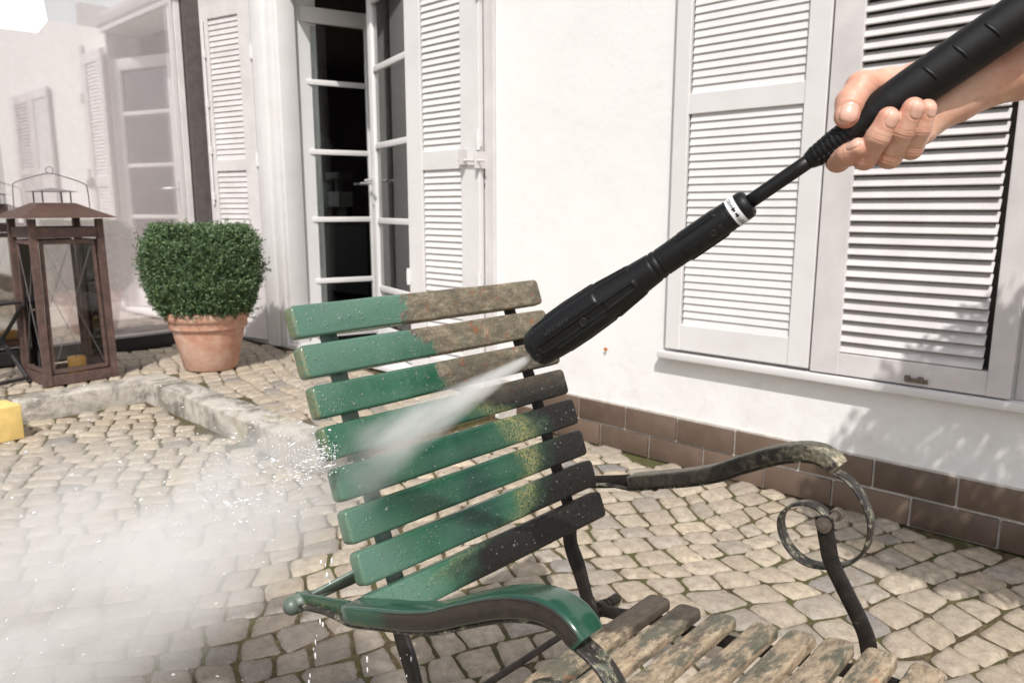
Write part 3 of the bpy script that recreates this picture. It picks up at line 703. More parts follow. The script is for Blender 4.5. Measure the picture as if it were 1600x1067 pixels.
        # mossy dirt on the left end grain
        e = t.n('ShaderNodeMapRange'); t.l(Y, e.inputs[0]); e.inputs[1].default_value = -.2475; e.inputs[2].default_value = -.2525
        ef = t.math('MULTIPLY', e.outputs[0], t.ramp(hz, [(.55, .25), (.75, .9)])); ef = t.math('MULTIPLY', ef, t.ramp(nz3, [(.42, .1), (.52, 1.)]))
        c = t.mix(ef, c, (.17, .17, .095))
    elif mode == 'seat':
        c = t.ramp(nz2, [(.32, (.045, .036, .028)), (.41, (.20, .152, .105)), (.54, (.38, .295, .20)), (.74, (.55, .46, .34))])
        c = t.mix(t.ramp(t.noise(vg, 17, 9, .76, .25), [(.51, 0.), (.57, .85)]), c, (.075, .082, .062))
        c = t.mix(t.ramp(t.noise(vg, 30, 8, .74, .2), [(.58, 0.), (.63, .85)]), c, (.075, .058, .045))
        c = t.mix(t.ramp(t.noise(v, 31, 6, .7), [(.62, 0.), (.70, .8)]), c, (.36, .15, .06))
        # right armrest's shadow painted dark on the rear slats' far ends
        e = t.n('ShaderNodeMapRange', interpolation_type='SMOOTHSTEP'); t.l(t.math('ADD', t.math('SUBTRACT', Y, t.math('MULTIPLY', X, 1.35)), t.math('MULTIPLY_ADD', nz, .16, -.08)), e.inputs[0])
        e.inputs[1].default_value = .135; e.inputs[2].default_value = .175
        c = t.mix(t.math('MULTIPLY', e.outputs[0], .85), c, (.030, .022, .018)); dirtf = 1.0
    t.bump(nz2, .55, .003, t.bump(nz, .25, .004)) if mode == 'seat' else None
    if mode == 'back':
        # crust stands up only where it is dirty; droplets pimple the clean paint
        hgt = t.math('MULTIPLY', nz2, t.math('MULTIPLY_ADD', dirtf, .9, .04)); hgt = t.math('ADD', hgt, t.math('MULTIPLY', nz3, .05)); t.bump(hgt, .7, .0035)
        vo = t.n('ShaderNodeTexVoronoi'); vo.inputs['Scale'].default_value = 190; t.l(v, vo.inputs['Vector'])
        dr = t.ramp(vo.outputs['Distance'], [(.0, 1.), (.28, 0.)])
        bn = t.b.inputs['Normal'].links[0].from_socket; t.bump(t.math('MULTIPLY', dr, t.ramp(nz, [(.38, 0.), (.55, 1.)])), .8, .0014, bn)
        rg = t.math('MULTIPLY_ADD', dirtf, .34, .13)
    else: rg = .62
    t.set(c, rg, 0, .5 if mode == 'seat' else .42); return t.m
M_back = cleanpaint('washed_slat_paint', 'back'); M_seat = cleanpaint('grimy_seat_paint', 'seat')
t = NT('dirty_chair_iron'); v = t.coord('Object', chair)
c = t.ramp(t.noise(v, 60, 6, .7), [(.3, (.007, .006, .006)), (.62, (.022, .017, .014)), (.72, (.06, .048, .035))])
t.bump(t.noise(v, 150, 5, .6), .4, .0015); M_iron = t.set(c, .48, 0, .3)
t = NT('flaking_strap_paint'); v = t.coord('Object', chair); g = t.n('ShaderNodeNewGeometry'); sp = t.n('ShaderNodeSeparateXYZ'); t.l(v, sp.inputs[0])
c = t.ramp(t.noise(v, 60, 6, .7), [(.3, (.010, .008, .008)), (.7, (.03, .024, .02))])
pat = t.ramp(t.noise(v, 55, 8, .8, .1), [(.52, 0.), (.58, .85)])
c = t.mix(pat, c, t.ramp(t.noise(v, 170, 4, .7), [(.35, (.06, .09, .065)), (.5, (.17, .17, .12)), (.65, (.48, .41, .29))]))
t.bump(t.noise(v, 120, 5, .7), .5, .002); M_strap = t.set(c, .45)
def armmat(name, left):
    t = NT(name); v = t.coord('Object', chair); sp = t.n('ShaderNodeSeparateXYZ'); t.l(v, sp.inputs[0]); X, Y, Zc = sp.outputs
    nz = t.noise(v, 34, 6, .7); nz2 = t.noise(v, 130, 5, .7)
    dark = t.ramp(nz2, [(.3, (.012, .009, .008)), (.7, (.030, .024, .020))])
    if left:
        green = t.ramp(nz, [(.3, (.009, .045, .027)), (.7, (.017, .072, .044))])
        # dark brown on the outer face (y below -.3195) forward of x = -.06
        a = t.n('ShaderNodeMapRange', interpolation_type='SMOOTHSTEP'); t.l(Y, a.inputs[0]); a.inputs[1].default_value = -.3185; a.inputs[2].default_value = -.3200
        b = t.n('ShaderNodeMapRange', interpolation_type='SMOOTHSTEP'); t.l(t.math('ADD', X, t.math('MULTIPLY_ADD', nz, .05, -.025)), b.inputs[0]); b.inputs[1].default_value = -.115; b.inputs[2].default_value = -.06
        c = t.mix(t.math('MULTIPLY', a.outputs[0], b.outputs[0]), green, dark)
        # yellowish moss in the joint low at the back of the arm
        m_ = t.n('ShaderNodeMapRange', interpolation_type='SMOOTHSTEP'); zz = t.math('SUBTRACT', Zc, t.math('MULTIPLY_ADD', X, .18, .632)); t.l(zz, m_.inputs[0]); m_.inputs[1].default_value = .0; m_.inputs[2].default_value = -.014
        mf = t.math('MULTIPLY', m_.outputs[0], t.ramp(nz2, [(.45, 0.), (.6, .6)])); c = t.mix(mf, c, (.13, .115, .05))
        t.bump(nz2, .1, .001); return t.set(c, .20, 0, .5, .5)
    top = t.n('ShaderNodeMapRange', interpolation_type='SMOOTHSTEP'); t.l(X, top.inputs[0]); top.inputs[1].default_value = .02; top.inputs[2].default_value = .13
    g = t.n('ShaderNodeNewGeometry'); sn = t.n('ShaderNodeSeparateXYZ')
    tf = t.ramp(nz, [(.46, 0.), (.52, 1.)]); upx = t.n('ShaderNodeMapRange'); t.l(Y, upx.inputs[0]); upx.inputs[1].default_value = .285; upx.inputs[2].default_value = .289
    crust = t.ramp(nz2, [(.32, (.05, .065, .045)), (.5, (.20, .18, .125)), (.68, (.52, .44, .31))])
    c = t.mix(t.math('MULTIPLY', t.math('MULTIPLY_ADD', top.outputs[0], .75, .12), t.math('MULTIPLY_ADD', tf, .6, t.math('MULTIPLY', upx.outputs[0], .5), clamp=True)), dark, crust)
    c = t.mix(upx.outputs[0], c, t.mix(t.math('MULTIPLY_ADD', top.outputs[0], .7, .3), (.055, .043, .034), crust))
    t.bump(nz2, .5, .002); return t.set(c, .5)
t = NT('half_washed_iron'); v = t.coord('Object', chair); sp = t.n('ShaderNodeSeparateXYZ'); t.l(v, sp.inputs[0])
f = t.n('ShaderNodeMapRange', interpolation_type='SMOOTHSTEP'); t.l(sp.outputs[2], f.inputs[0]); f.inputs[1].default_value = .53; f.inputs[2].default_value = .60
M_uprL = t.set(t.mix(f.outputs[0], (.016, .013, .011), t.ramp(t.noise(v, 40, 5), [(.35, (.05, .11, .08)), (.6, (.16, .21, .17))])), .4)
M_armL = armmat('washed_arm_paint', True); M_armR = armmat('grimy_arm_paint', False)

tdir = Vector((-.158, 0, .403)).normalized(); ndir = Vector((tdir.z, 0, -tdir.x))
PT = Vector((-.913, 0, .949)); PB = Vector((-.757, 0, .579))
for k in range(8):
    f = k/7; top = PT.lerp(PB, f)
    bm = bmesh.new(); c = top-tdir*.0228-ndir*.0115; c.y = .793+(-1)**k*.001
    plank(bm, c, (0, 1, 0), tdir, ndir, .514, .0465, .023, .008, .0045, .0010, k)
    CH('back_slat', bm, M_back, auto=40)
seatp = [(-.607, .442), (-.551, .4465), (-.491, .455), (-.425, .4655), (-.370, .4755), (-.317, .486), (-.262, .4925), (-.205, .495)]
for k, (x, z) in enumerate(seatp):
    a = seatp[max(k-1, 0)]; b = seatp[min(k+1, 7)]; td = Vector((b[0]-a[0], 0, b[1]-a[1])).normalized(); nd = Vector((-td.z, 0, td.x))
    bm = bmesh.new(); plank(bm, Vector((x, .79, z))-nd*.009, (0, 1, 0), td, nd, .462, .0405, .018, .011, .0045, .0012, 20+k)
    CH('seat_slat', bm, M_seat, auto=40)
# back uprights running down into the rear legs
flat = rrect(.028, .005, .0015, 1)
for s_, y in ((-1, .60), (1, .982)):
    P_ = []
    for k in range(8): q = PT.lerp(PB, k/7)-tdir*.0215-ndir*.0245; P_.append((q.x, y, q.z))
    P_ = [(P_[0][0]-.006, y, P_[0][2]+.018)]+P_+[(-.772, y, .50), (-.752, y, .455), (-.732, y, .405), (-.718, y, .372), (-.735, y, .25), (-.80, y, .09), (-.83, y, .004)]
    pts = catmull(P_, 5); ups = []
    secs = []
    for p in pts:
        ups.append(Vector((0, 1, 0)))
        z = p.z
        if z > .53: secs.append(rrect(.028, .005, .0015, 1))
        else:
            wv = .026+.006*math.exp(-((z-.47)/.03)**2)
            secs.append(rrect(.009, wv, .002, 1) if z < .50 else rrect(.009+(z-.50)/.03*.019, wv-(z-.50)/.03*.017, .0015, 1))
    bm = bmesh.new(); sweep(bm, pts, secs, ups); u = CH('back_upright', bm, M_iron if s_ > 0 else M_uprL, auto=50)
    # slat rivets
    for k in range(8):
        bm = bmesh.new(); q = PT.lerp(PB, k/7)-tdir*.0215; cyl(bm, (q.x+ndir.x*.0003-ndir.x*.0285, y, q.z-ndir.z*.0285), (q.x-ndir.x*.021, y, q.z-ndir.z*.021), .005, n=8)
        CH('rivet', bm, M_iron, u)
    # pivot bolt at the seat's rear
    yo = y+s_*.0
    bm = bmesh.new()
    cyl(bm, (-.712, y-.004, .388), (-.712, y+.056, .388), .0065, n=12); cyl(bm, (-.712, y+.008, .388), (-.712, y+.020, .388), .0135, n=18)
    cyl(bm, (-.712, y+.026, .388), (-.712, y+.033, .388), .0125, n=6); cyl(bm, (-.712, y+.040, .388), (-.712, y+.062, .388), .0095, n=14)
    CH('pivot_bolt', bm, M_iron, auto=40)
    # seat rail
    pr = catmull([(-.712, y+.014, .385), (-.665, y+.012, .395)]+[(x, y+.010, z-.030) for x, z in seatp]+[(-.180, y+.010, .468)], 3)
    bm = bmesh.new(); sweep(bm, pr, rrect(.006, .022, .0015, 1), (0, 1, 0)); CH('seat_rail', bm, M_iron, auto=50)
# stretcher rods
for (x, z, y0, y1) in ((-.742, .356, .54, 1.03), (-.30, .22, .53, 1.05)):
    bm = bmesh.new(); cyl(bm, (x, y0, z), (x, y1, z), .0058, n=12); CH('stretcher_rod', bm, M_iron, smooth=False, auto=40)
# arms, straps, scrolls, front legs
armtop = [(-.722, .607), (-.69, .617), (-.655, .629), (-.612, .643), (-.56, .664), (-.516, .689), (-.467, .715), (-.428, .730), (-.398, .735), (-.374, .730), (-.355, .717)]
TH_A = .024
def off2(P2, d):
    o = []
    for i, p in enumerate(P2):
        a = P2[max(i-1, 0)]; b = P2[min(i+1, len(P2)-1)]; tx, tz = b[0]-a[0], b[1]-a[1]; l = math.hypot(tx, tz); o.append((p[0]+tz/l*d, p[1]-tx/l*d))
    return o
cen = off2(armtop, TH_A/2); und = off2(armtop, TH_A+.0025)
scroll = [(-.372, .7005), (-.345, .690), (-.325, .668), (-.313, .640), (-.312, .612), (-.320, .586), (-.342, .562), (-.372, .549), (-.400, .547), (-.424, .560), (-.439, .583), (-.442, .607), (-.430, .628), (-.407, .640), (-.385, .638), (-.371, .628)]
for s_, y, ly in ((-1, .4875, .515), (1, 1.0925, 1.063)):
    left = s_ < 0
    pts = [Vector((a, y, b)) for a, b in cen]; pts = catmull(pts, 4)
    n = len(pts); secs = []
    for i in range(n):
        e = min(i, n-1-i); k = 1 if e > 2 else (.90, .97, 1.0)[e]
        secs.append(rrect(.036*k, TH_A*k, .0055*k, 3))
    bm = bmesh.new(); sweep(bm, pts, secs, (0, 1, 0))
    arm = CH('armrest', bm, M_armL if left else M_armR, auto=45, label='washed glossy green armrest' if left else 'grimy dark armrest with flaking front end')
    P_ = [(-.842, y, .560), (-.81, y, .567), (-.775, y, .575), (-.745, y, .579)]+[(a, y, b) for a, b in und[:-1]]+[(a, y, b) for a, b in scroll]
    pts = catmull(P_, 5)
    bm = bmesh.new(); sweep(bm, pts, rrect(.024, .0045, .0012, 1), (0, 1, 0)); CH('scroll_strap', bm, M_strap, auto=50)
    # rear knob bolt, reaching in to the back upright
    bm = bmesh.new(); yi = .60 if left else .982
    cyl(bm, (-.838, y-.012, .561), (-.838, y+.012, .561), .0125, n=20); bmesh.ops.create_icosphere(bm, subdivisions=3, radius=.0125, matrix=Matrix.Translation((-.838, y+s_*.014, .561)))
    cyl(bm, (-.838, y, .561), (-.838, yi, .561), .006, n=10); CH('rear_bolt', bm, M_uprL if left else M_iron, smooth=True)
    bm = bmesh.new(); sweep(bm, [(-.80, yi+s_*.004, .600), (-.815, yi+s_*.012, .585), (-.838, y-s_*.016, .561)], rrect(.024, .005, .001, 1), (.5, 0, .8)); CH('bracket', bm, M_uprL if left else M_iron, auto=50)
    bm = bmesh.new(); sweep(bm, catmull([(-.846, y, .560), (-.80, y, .572), (-.76, y, .583), (-.722, y, .594)], 3), rrect(.005, .024, .0015, 1), (0, 1, 0)); CH('rear_plate', bm, M_armL if left else M_iron, auto=50)
    bm = bmesh.new(); bmesh.ops.create_icosphere(bm, subdivisions=3, radius=.009, matrix=Matrix.Translation((-.672, y, .597))); CH('arm_screw', bm, M_armL if left else M_iron, smooth=True)
    # scroll bolt and front leg
    bm = bmesh.new(); ya, yb_ = (ly-.0065, y+.016) if not left else (y-.016, ly+.0065)
    cyl(bm, (-.366, min(ly, y)-.020 if left else ly-.010, .627), (-.366, max(ly, y)+(.022 if not left else .010), .627), .006, n=12)
    cyl(bm, (-.366, ly-s_*.0035-.0035, .627), (-.366, ly-s_*.0035+.0035, .627), .0115, n=24)
    cyl(bm, (-.366, ly-s_*.0065-.0015, .627), (-.366, ly-s_*.0065+.0015, .627), .0060, n=18)
    cyl(bm, (-.366, y+s_*.013, .627), (-.366, y+s_*.026, .627), .0095, n=12); CH('scroll_bolt', bm, M_steel, auto=40)
    P_ = [(-.3675, ly, .637), (-.366, ly, .625), (-.360, ly, .600), (-.352, ly, .572), (-.330, ly, .535), (-.307, ly, .498), (-.293, ly, .465), (-.285, ly, .40), (-.300, ly, .26), (-.285, ly, .12), (-.235, ly, .004)]
    pts = catmull(P_, 5); bm = bmesh.new(); secs = [rrect(.0055, .0245 if i > 3 else .0255, .0015, 1) for i in range(len(pts))]
    sweep(bm, pts, secs, (0, 1, 0)); cyl(bm, (-.366, ly-.00275, .627), (-.366, ly+.00275, .627), .0130, n=24)
    CH('front_leg', bm, M_iron, auto=50)

# ------------------------------------------------------------------ the spray lance
LA = at(838, 545, .86); LB = at(1582, 33, .62); AX = (LB-LA).normalized(); ZN = (-fw-AX*(-fw).dot(AX)).normalized(); YN = ZN.cross(AX)
LM = Matrix((( AX.x, YN.x, ZN.x, LA.x), (AX.y, YN.y, ZN.y, LA.y), (AX.z, YN.z, ZN.z, LA.z), (0, 0, 0, 1)))
lance = thing('spray_lance', 'black pressure washer lance with ribbed nozzle head held in a hand', 'spray lance')
lance.matrix_world = LM
XROT = Matrix(((0, 0, 1, 0), (0, 1, 0, 0), (-1, 0, 0, 0), (0, 0, 0, 1)))  # unused helper orientation
def sst(a, b, x): t_ = max(0, min(1, (x-a)/(b-a))); return t_*t_*(3-2*t_)
def body(prof, ns, na, mod=None, s0=None, s1=None):
    s0 = prof[0][0] if s0 is None else s0; s1 = prof[-1][0] if s1 is None else s1
    ss = sorted(set([round(s0+(s1-s0)*i/ns, 6) for i in range(ns+1)]+[p[0] for p in prof]))
    bm = bmesh.new(); rings = []
    for s in ss:
        r = np.interp(s, [p[0] for p in prof], [p[1] for p in prof]); ring = []
        for i in range(na):
            a = 2*math.pi*i/na; rr = r+(mod(s, a, r) if mod else 0)
            ring.append(bm.verts.new((s, rr*math.cos(a), rr*math.sin(a))))
        rings.append(ring)
    for A_, B_ in zip(rings, rings[1:]):
        for i in range(na): bm.faces.new((A_[i], B_[i], B_[(i+1) % na], A_[(i+1) % na]))
    bm.faces.new(rings[0]); bm.faces.new(rings[-1][::-1]); return bm
def lobes(a, n, ph, wd):
    x = ((a-ph)/(2*math.pi)*n) % 1; x = min(x, 1-x)
    return 1-sst(wd-.012*n/6, wd+.012*n/6, x)
def headmod(s, a, r):
    d = 0
    l = lobes(a, 5, R(62), .36)                                    # five long panels parted by grooves
    win = sst(.012, .0145, s)*(1-sst(.140, .143, s)); d -= .0016*(1-l)*win*(1 if s < .10 else 1)
    d += .0012*l*sst(.100, .102, s)*(1-sst(.141, .144, s))*-1*0
    l2 = lobes(a, 5, R(62), .22); d += .0014*l2*(sst(.030, .033, s))*(1-sst(.098, .101, s))
    l3 = lobes(a, 5, R(26), .20); d += .0013*l3*(sst(.103, .106, s))*(1-sst(.143, .147, s))
    for g in (.168, .1755): d -= .0011*math.exp(-((s-g)/.0011)**2)
    d -= .0009*math.exp(-((s-.0115)/.0009)**2)
    l4 = lobes(a, 5, R(40), .21); d += .0013*l4*sst(.203, .205, s)*(1-sst(.246, .250, s))
    d -= .0007*math.exp(-((s-.2575)/.0006)**2)
    return d
hp = [(-.004, .0165), (-.002, .0190), (.001, .0218), (.012, .0234), (.031, .0246), (.060, .0248), (.100, .0230), (.125, .0200), (.145, .0178), (.166, .0160), (.18, .0151), (.216, .0151), (.260, .0148), (.2605, .0146), (.2755, .0146), (.2785, .0138), (.281, .0118), (.2815, .008)]
bm = body(hp, 230, 120, headmod); head = bm2('nozzle_head', bm, M_plastic, lance, auto=38)
def onsurf(s, yy, r): a = math.asin(yy/r); return Matrix.Translation((s, 0, 0)) @ Matrix.Rotation(a, 4, 'X').inverted() @ Matrix.Translation((0, 0, r))
for s, yy, r, hr in ((.0045, -.0085, .0226, .0045), (.076, -.004, .0252, .0043), (.2385, -.0045, .0161, .0030)):
    M_ = onsurf(s, yy, r); bm = bmesh.new(); cyl(bm, (0, 0, -.004), (0, 0, .0004), hr, n=28); bmesh.ops.transform(bm, matrix=M_, verts=bm.verts); bm2('screw_hole', bm, M_hole, head, auto=40)
    bm = bmesh.new(); rings = sweep(bm, [Vector((hr*math.cos(a), hr*math.sin(a), .0004)) for a in np.linspace(0, 2*math.pi, 33)], [(.0003*math.cos(a), .0003*math.sin(a)) for a in np.linspace(0, 2*math.pi, 7)[:-1]], (0, 0, 1), False)
    bmesh.ops.transform(bm, matrix=M_, verts=bm.verts); bm2('screw_rim', bm, M_emb, head, True)
bm = body([(-.0046, .006), (-.004, .0125), (-.0038, .0125)], 2, 40); bm2('nozzle_opening', bm, M_hole, head)
def textmesh(txt, size, mat, parent, fn, name='lettering', ext=.0002, sx=1):
    cu = bpy.data.curves.new(name, 'FONT'); cu.body = txt; cu.size = size; cu.extrude = ext; cu.align_x = 'CENTER'; cu.align_y = 'CENTER'; cu.resolution_u = 3
    ob = bpy.data.objects.new(name, cu); me = bpy.data.meshes.new_from_object(ob); bpy.data.objects.remove(ob); bpy.data.curves.remove(cu)
    for v_ in me.vertices: v_.co = fn(Vector((v_.co.x*sx, v_.co.y, v_.co.z)))
    o = link(name, me, mat, parent); me.name = name; return o
# raised maker's name, reading towards the nozzle
def wrap_name(c):
    x, y, z = -c.x, -c.y, c.z
    a = math.asin(.0088/.0264)+y/.0264; return Vector((.046+x, (.0264+z)*math.sin(a), (.0264+z)*math.cos(a)))
textmesh('K\u00c4RCHER', .0068, M_emb, head, wrap_name, 'lettering', .00015, 1.12)
# white dial band with HARD / SOFT
bm = body([(.2615, .0147), (.2617, .01495), (.2711, .01495), (.2713, .0147)], 2, 96); band = bm2('dial_band', bm, M_label, head, auto=40)
def wrap_band(off):
    def f(c):
        x, y, z = -c.y, c.x+off, c.z; a = y/.0151; return Vector((.2664+x, (.0151+z)*math.sin(a), (.0151+z)*math.cos(a)))
    return f
textmesh('HARD', .0052, M_print, band, wrap_band(.0105), 'lettering', .0001, .95); textmesh('SOFT', .0052, M_print, band, wrap_band(-.0118), 'lettering', .0001, .95)
for off, d in ((.0030, 1), (-.0032, -1)):
    bm = bmesh.new(); pts = [(-.0022, -.0011), (.0004, -.0011), (.0004, -.0027), (.0028, 0), (.0004, .0027), (.0004, .0011), (-.0022, .0011)]
    vs = [bm.verts.new(wrap_band(off)(Vector((a*d, b, .0001)))) for a, b in pts]; bm.faces.new(vs if d > 0 else vs[::-1]); bm2('arrow', bm, M_print, band)
bm = body([(.276, .0070), (.352, .0070)], 4, 32); bm2('pipe', bm, M_plastic, lance, True)
def bootmod(s, a, r):
    an = math.degrees(a) % 360; d = 0
    if 15 < an < 165:
        k = (s-.350)/.0047; fr = k % 1
        rowgap = min(abs(an-58), abs(an-106))
        if 0 < k < 8: d += .0011*(sst(0, .18, fr)*(1-sst(.62, .8, fr)))*sst(3, 6, rowgap)*sst(15, 22, an)*(1-sst(158, 165, an))
    return d
bm = body([(.343, .0068), (.345, .0080), (.350, .0096), (.370, .0122), (.388, .0132), (.390, .0120)], 150, 96, bootmod); bm2('ribbed_collar', bm, M_plastic, lance, auto=40)
def gripmod(s, a, r):
    d = 0
    d -= .0006*math.exp(-((s-.412)/.0006)**2)*(1 if 40 < math.degrees(a) % 360 < 150 else 0)
    return d
gp = [(.385, .0120), (.3855, .0138), (.400, .0150), (.410, .0168), (.425, .0186), (.445, .0192), (.52, .0192), (.57, .0200), (.60, .0225), (.70, .0235), (.702, .012)]
bm = body(gp, 160, 72, gripmod); grip = bm2('grip', bm, M_grip, lance, auto=40)
for s in (.461, .487, .513):
    bm = bmesh.new(); pts = [Vector((s+.0012*math.sin((a-75)/14), .0193*math.cos(R(a)), .0193*math.sin(R(a)))) for a in range(50, 106, 5)]
    secs = [[(.0013*k*math.cos(q), .0010*k*math.sin(q)) for q in np.linspace(0, 2*math.pi, 9)[:-1]] for k in [.2, .7, .95]+[1]*6+[.95, .7, .2]]
    sweep(bm, pts, secs, (1, 0, 0)); bm2('grip_rib', bm, M_plastic, grip, True)
textmesh('\u25a0', .003, M_print, grip, lambda c: Vector((.4+c.x, c.y-.004, .0152)), 'mark') if False else None
bm = bmesh.new(); box(bm, .396, .405, -.0075, -.0045, .0125, .0140, .0004); bm2('slot', bm, M_hole, grip)
#PART3
# ------------------------------------------------------------------ hand and forearm: one continuous skin from a distance field
def cp(px, py, off):                                    # photo position + millimetres towards the viewer from the grip's axis
    d = .668-off/1000.; return np.array(at(px, py, d))
def handpt(px, py, off):
    # depth of the grip's axis under this column, so that offsets are measured from the grip itself
    s = np.interp(px, [1224.5, 1304.6, 1390.4, 1482.6, 1582, 1700, 1900], [.716, .692, .668, .644, .62, .594, .56]); return np.array(at(px, py, s-off/1000.))
class Limb:
    def __init__(s, pts, k=.003): s.p = [(handpt(*q[:3]), q[3]/1000.) for q in pts]; s.k = k
    def dist(s, X):
        D = None
        for (a, ra), (b, rb) in zip(s.p, s.p[1:]):
            ab = b-a; t = np.clip(((X-a)@ab)/(ab@ab), 0, 1); d = np.linalg.norm(X-(a+t[..., None]*ab), axis=-1)-(ra+(rb-ra)*t)
            D = d if D is None else smin(D, d, s.k)
        return D
def smin(a, b, k):
    h = np.clip(.5+.5*(b-a)/k, 0, 1); return b+(a-b)*h-k*h*(1-h)
fingers = {
 'index': Limb([(1338, 205, -25, 11.5), (1309, 251, -4, 10.6), (1326, 242, 12, 9.8), (1342, 231, 20, 8.6)]),
 'middle': Limb([(1382, 205, -26, 12), (1351, 247, 9, 10.4), (1372, 214, 23, 10.0), (1388, 184, 27.5, 9.0)]),
 'ring': Limb([(1414, 200, -26, 12), (1390, 245, 0, 10.4), (1410, 204, 16, 9.8), (1427, 169, 23.5, 8.9)]),
 'little': Limb([(1440, 196, -24, 11), (1424, 232, -4, 9.6), (1438, 201, 8, 8.8), (1448, 170, 15, 7.9)]),
}
thumb = Limb([(1440, 150, -30, 17), (1388, 133, -20, 15), (1346, 136, 2, 13.2), (1329, 160, 10, 12.4), (1323, 182, 14, 11.0)], .004)
palm = [Limb([(1338, 195, -27, 12), (1382, 195, -29, 14), (1414, 192, -29, 14.5), (1442, 190, -28, 13)], .006),
        Limb([(1345, 178, -30, 12), (1400, 160, -33, 18), (1480, 152, -34, 19)], .008),
        Limb([(1442, 205, -20, 12.5), (1462, 175, -26, 16), (1490, 160, -32, 19)], .008),
        Limb([(1385, 145, -28, 14), (1430, 128, -33, 16), (1500, 130, -36, 18)], .008)]
arm = Limb([(1478, 150, -34, 20), (1530, 128, -38, 22.5), (1600, 103, -44, 26.5), (1690, 66, -56, 31), (1760, 34, -62, 33)], .012)
def skin(X):
    P_ = None
    for l in palm: d = l.dist(X); P_ = d if P_ is None else smin(P_, d, .009)
    P_ = smin(P_, arm.dist(X), .012)
    T_ = smin(P_, thumb.dist(X), .007)
    near = None
    D = T_
    fs = {k: f.dist(X) for k, f in fingers.items()}
    F_ = None
    for k, d in fs.items(): F_ = d if F_ is None else smin(F_, d, .0004)
    D = smin(D, F_, .0022)
    # the grip presses a seat into the flesh
    rel = X-np.array(LA); s = rel@np.array(AX); rad = np.linalg.norm(rel-s[..., None]*np.array(AX), axis=-1)
    rg = np.interp(s, [p[0] for p in [(.30, .007), (.345, .007), (.388, .0125)]+gp[2:]], [p[1] for p in [(.30, .007), (.345, .007), (.388, .0125)]+gp[2:]])
    return np.maximum(D, -(rad-rg+.0006))
allp = [p for l in list(fingers.values())+[thumb, arm]+palm for p, r in l.p]
lo = np.min(allp, 0)-.045; hi = np.max(allp, 0)+.045
def surface_nets(lo, hi, h):
    n = np.ceil((hi-lo)/h).astype(int)+1
    ax_ = [lo[i]+np.arange(n[i])*h for i in range(3)]
    Fv = np.empty(n, dtype=np.float32)
    # coarse pass to skip empty blocks
    B = 8
    for i in range(0, n[0], B):
        for j in range(0, n[1], B):
            for k in range(0, n[2], B):
                sl = (slice(i, min(i+B, n[0])), slice(j, min(j+B, n[1])), slice(k, min(k+B, n[2])))
                c = np.array([[ax_[0][min(i+B//2, n[0]-1)], ax_[1][min(j+B//2, n[1]-1)], ax_[2][min(k+B//2, n[2]-1)]]])
                d = skin(c)[0]
                if abs(d) > B*h*1.15+.006: Fv[sl] = d; continue
                G = np.stack(np.meshgrid(ax_[0][sl[0]], ax_[1][sl[1]], ax_[2][sl[2]], indexing='ij'), -1); Fv[sl] = skin(G.reshape(-1, 3)).reshape(G.shape[:3])
    ins = Fv < 0
    c = [ins[a:n[0]-1+a, b:n[1]-1+b, e:n[2]-1+e] for a in (0, 1) for b in (0, 1) for e in (0, 1)]
    cnt = sum(x.astype(np.int8) for x in c); act = (cnt > 0) & (cnt < 8)
    ids = -np.ones(act.shape, int); I = np.argwhere(act); ids[act] = np.arange(len(I))
    acc = np.zeros((len(I), 3)); ct = np.zeros(len(I))
    cor = [(a, b, e) for a in (0, 1) for b in (0, 1) for e in (0, 1)]
    for p in cor:
        for a in range(3):
            if p[a] == 0:
                q = list(p); q[a] = 1
                f0 = Fv[tuple((I+p).T)]; f1 = Fv[tuple((I+q).T)]; m = (f0 < 0) != (f1 < 0)
                t = np.where(m, f0/np.where(m, f0-f1, 1), 0); pos = np.array(p)+np.eye(3)[a]*t[:, None]
                acc[m] += pos[m]; ct[m] += 1
    V = lo+(I+acc/ct[:, None])*h
    Q = []
    for a in range(3):
        u_, v_ = [(1, 2), (2, 0), (0, 1)][a]
        s0 = [slice(None)]*3; s1 = [slice(None)]*3; s0[a] = slice(0, n[a]-1); s1[a] = slice(1, n[a])
        cr = ins[tuple(s0)] != ins[tuple(s1)]; E_ = np.argwhere(cr)
        ok = (E_[:, u_] > 0) & (E_[:, v_] > 0) & (E_[:, u_] < n[u_]-1) & (E_[:, v_] < n[v_]-1) & (E_[:, a] < n[a]-1); E_ = E_[ok]
        eu = np.eye(3, dtype=int)[u_]; ev = np.eye(3, dtype=int)[v_]
        q = np.stack([ids[tuple((E_-eu-ev).T)], ids[tuple((E_-ev).T)], ids[tuple(E_.T)], ids[tuple((E_-eu).T)]], 1)
        flip = ~ins[tuple(E_.T)]; q[flip] = q[flip][:, ::-1]; Q.append(q)
    return V, np.concatenate(Q)
V, Q = surface_nets(lo, hi, .00105)
def smooth(V, Q, it, lam=.5):
    e = np.concatenate([Q[:, [0, 1]], Q[:, [1, 2]], Q[:, [2, 3]], Q[:, [3, 0]]]); e = np.concatenate([e, e[:, ::-1]])
    for _ in range(it):
        s = np.zeros_like(V); c = np.zeros(len(V)); np.add.at(s, e[:, 0], V[e[:, 1]]); np.add.at(c, e[:, 0], 1); V = V+lam*(s/c[:, None]-V)
    return V
V = smooth(V, Q, 1)
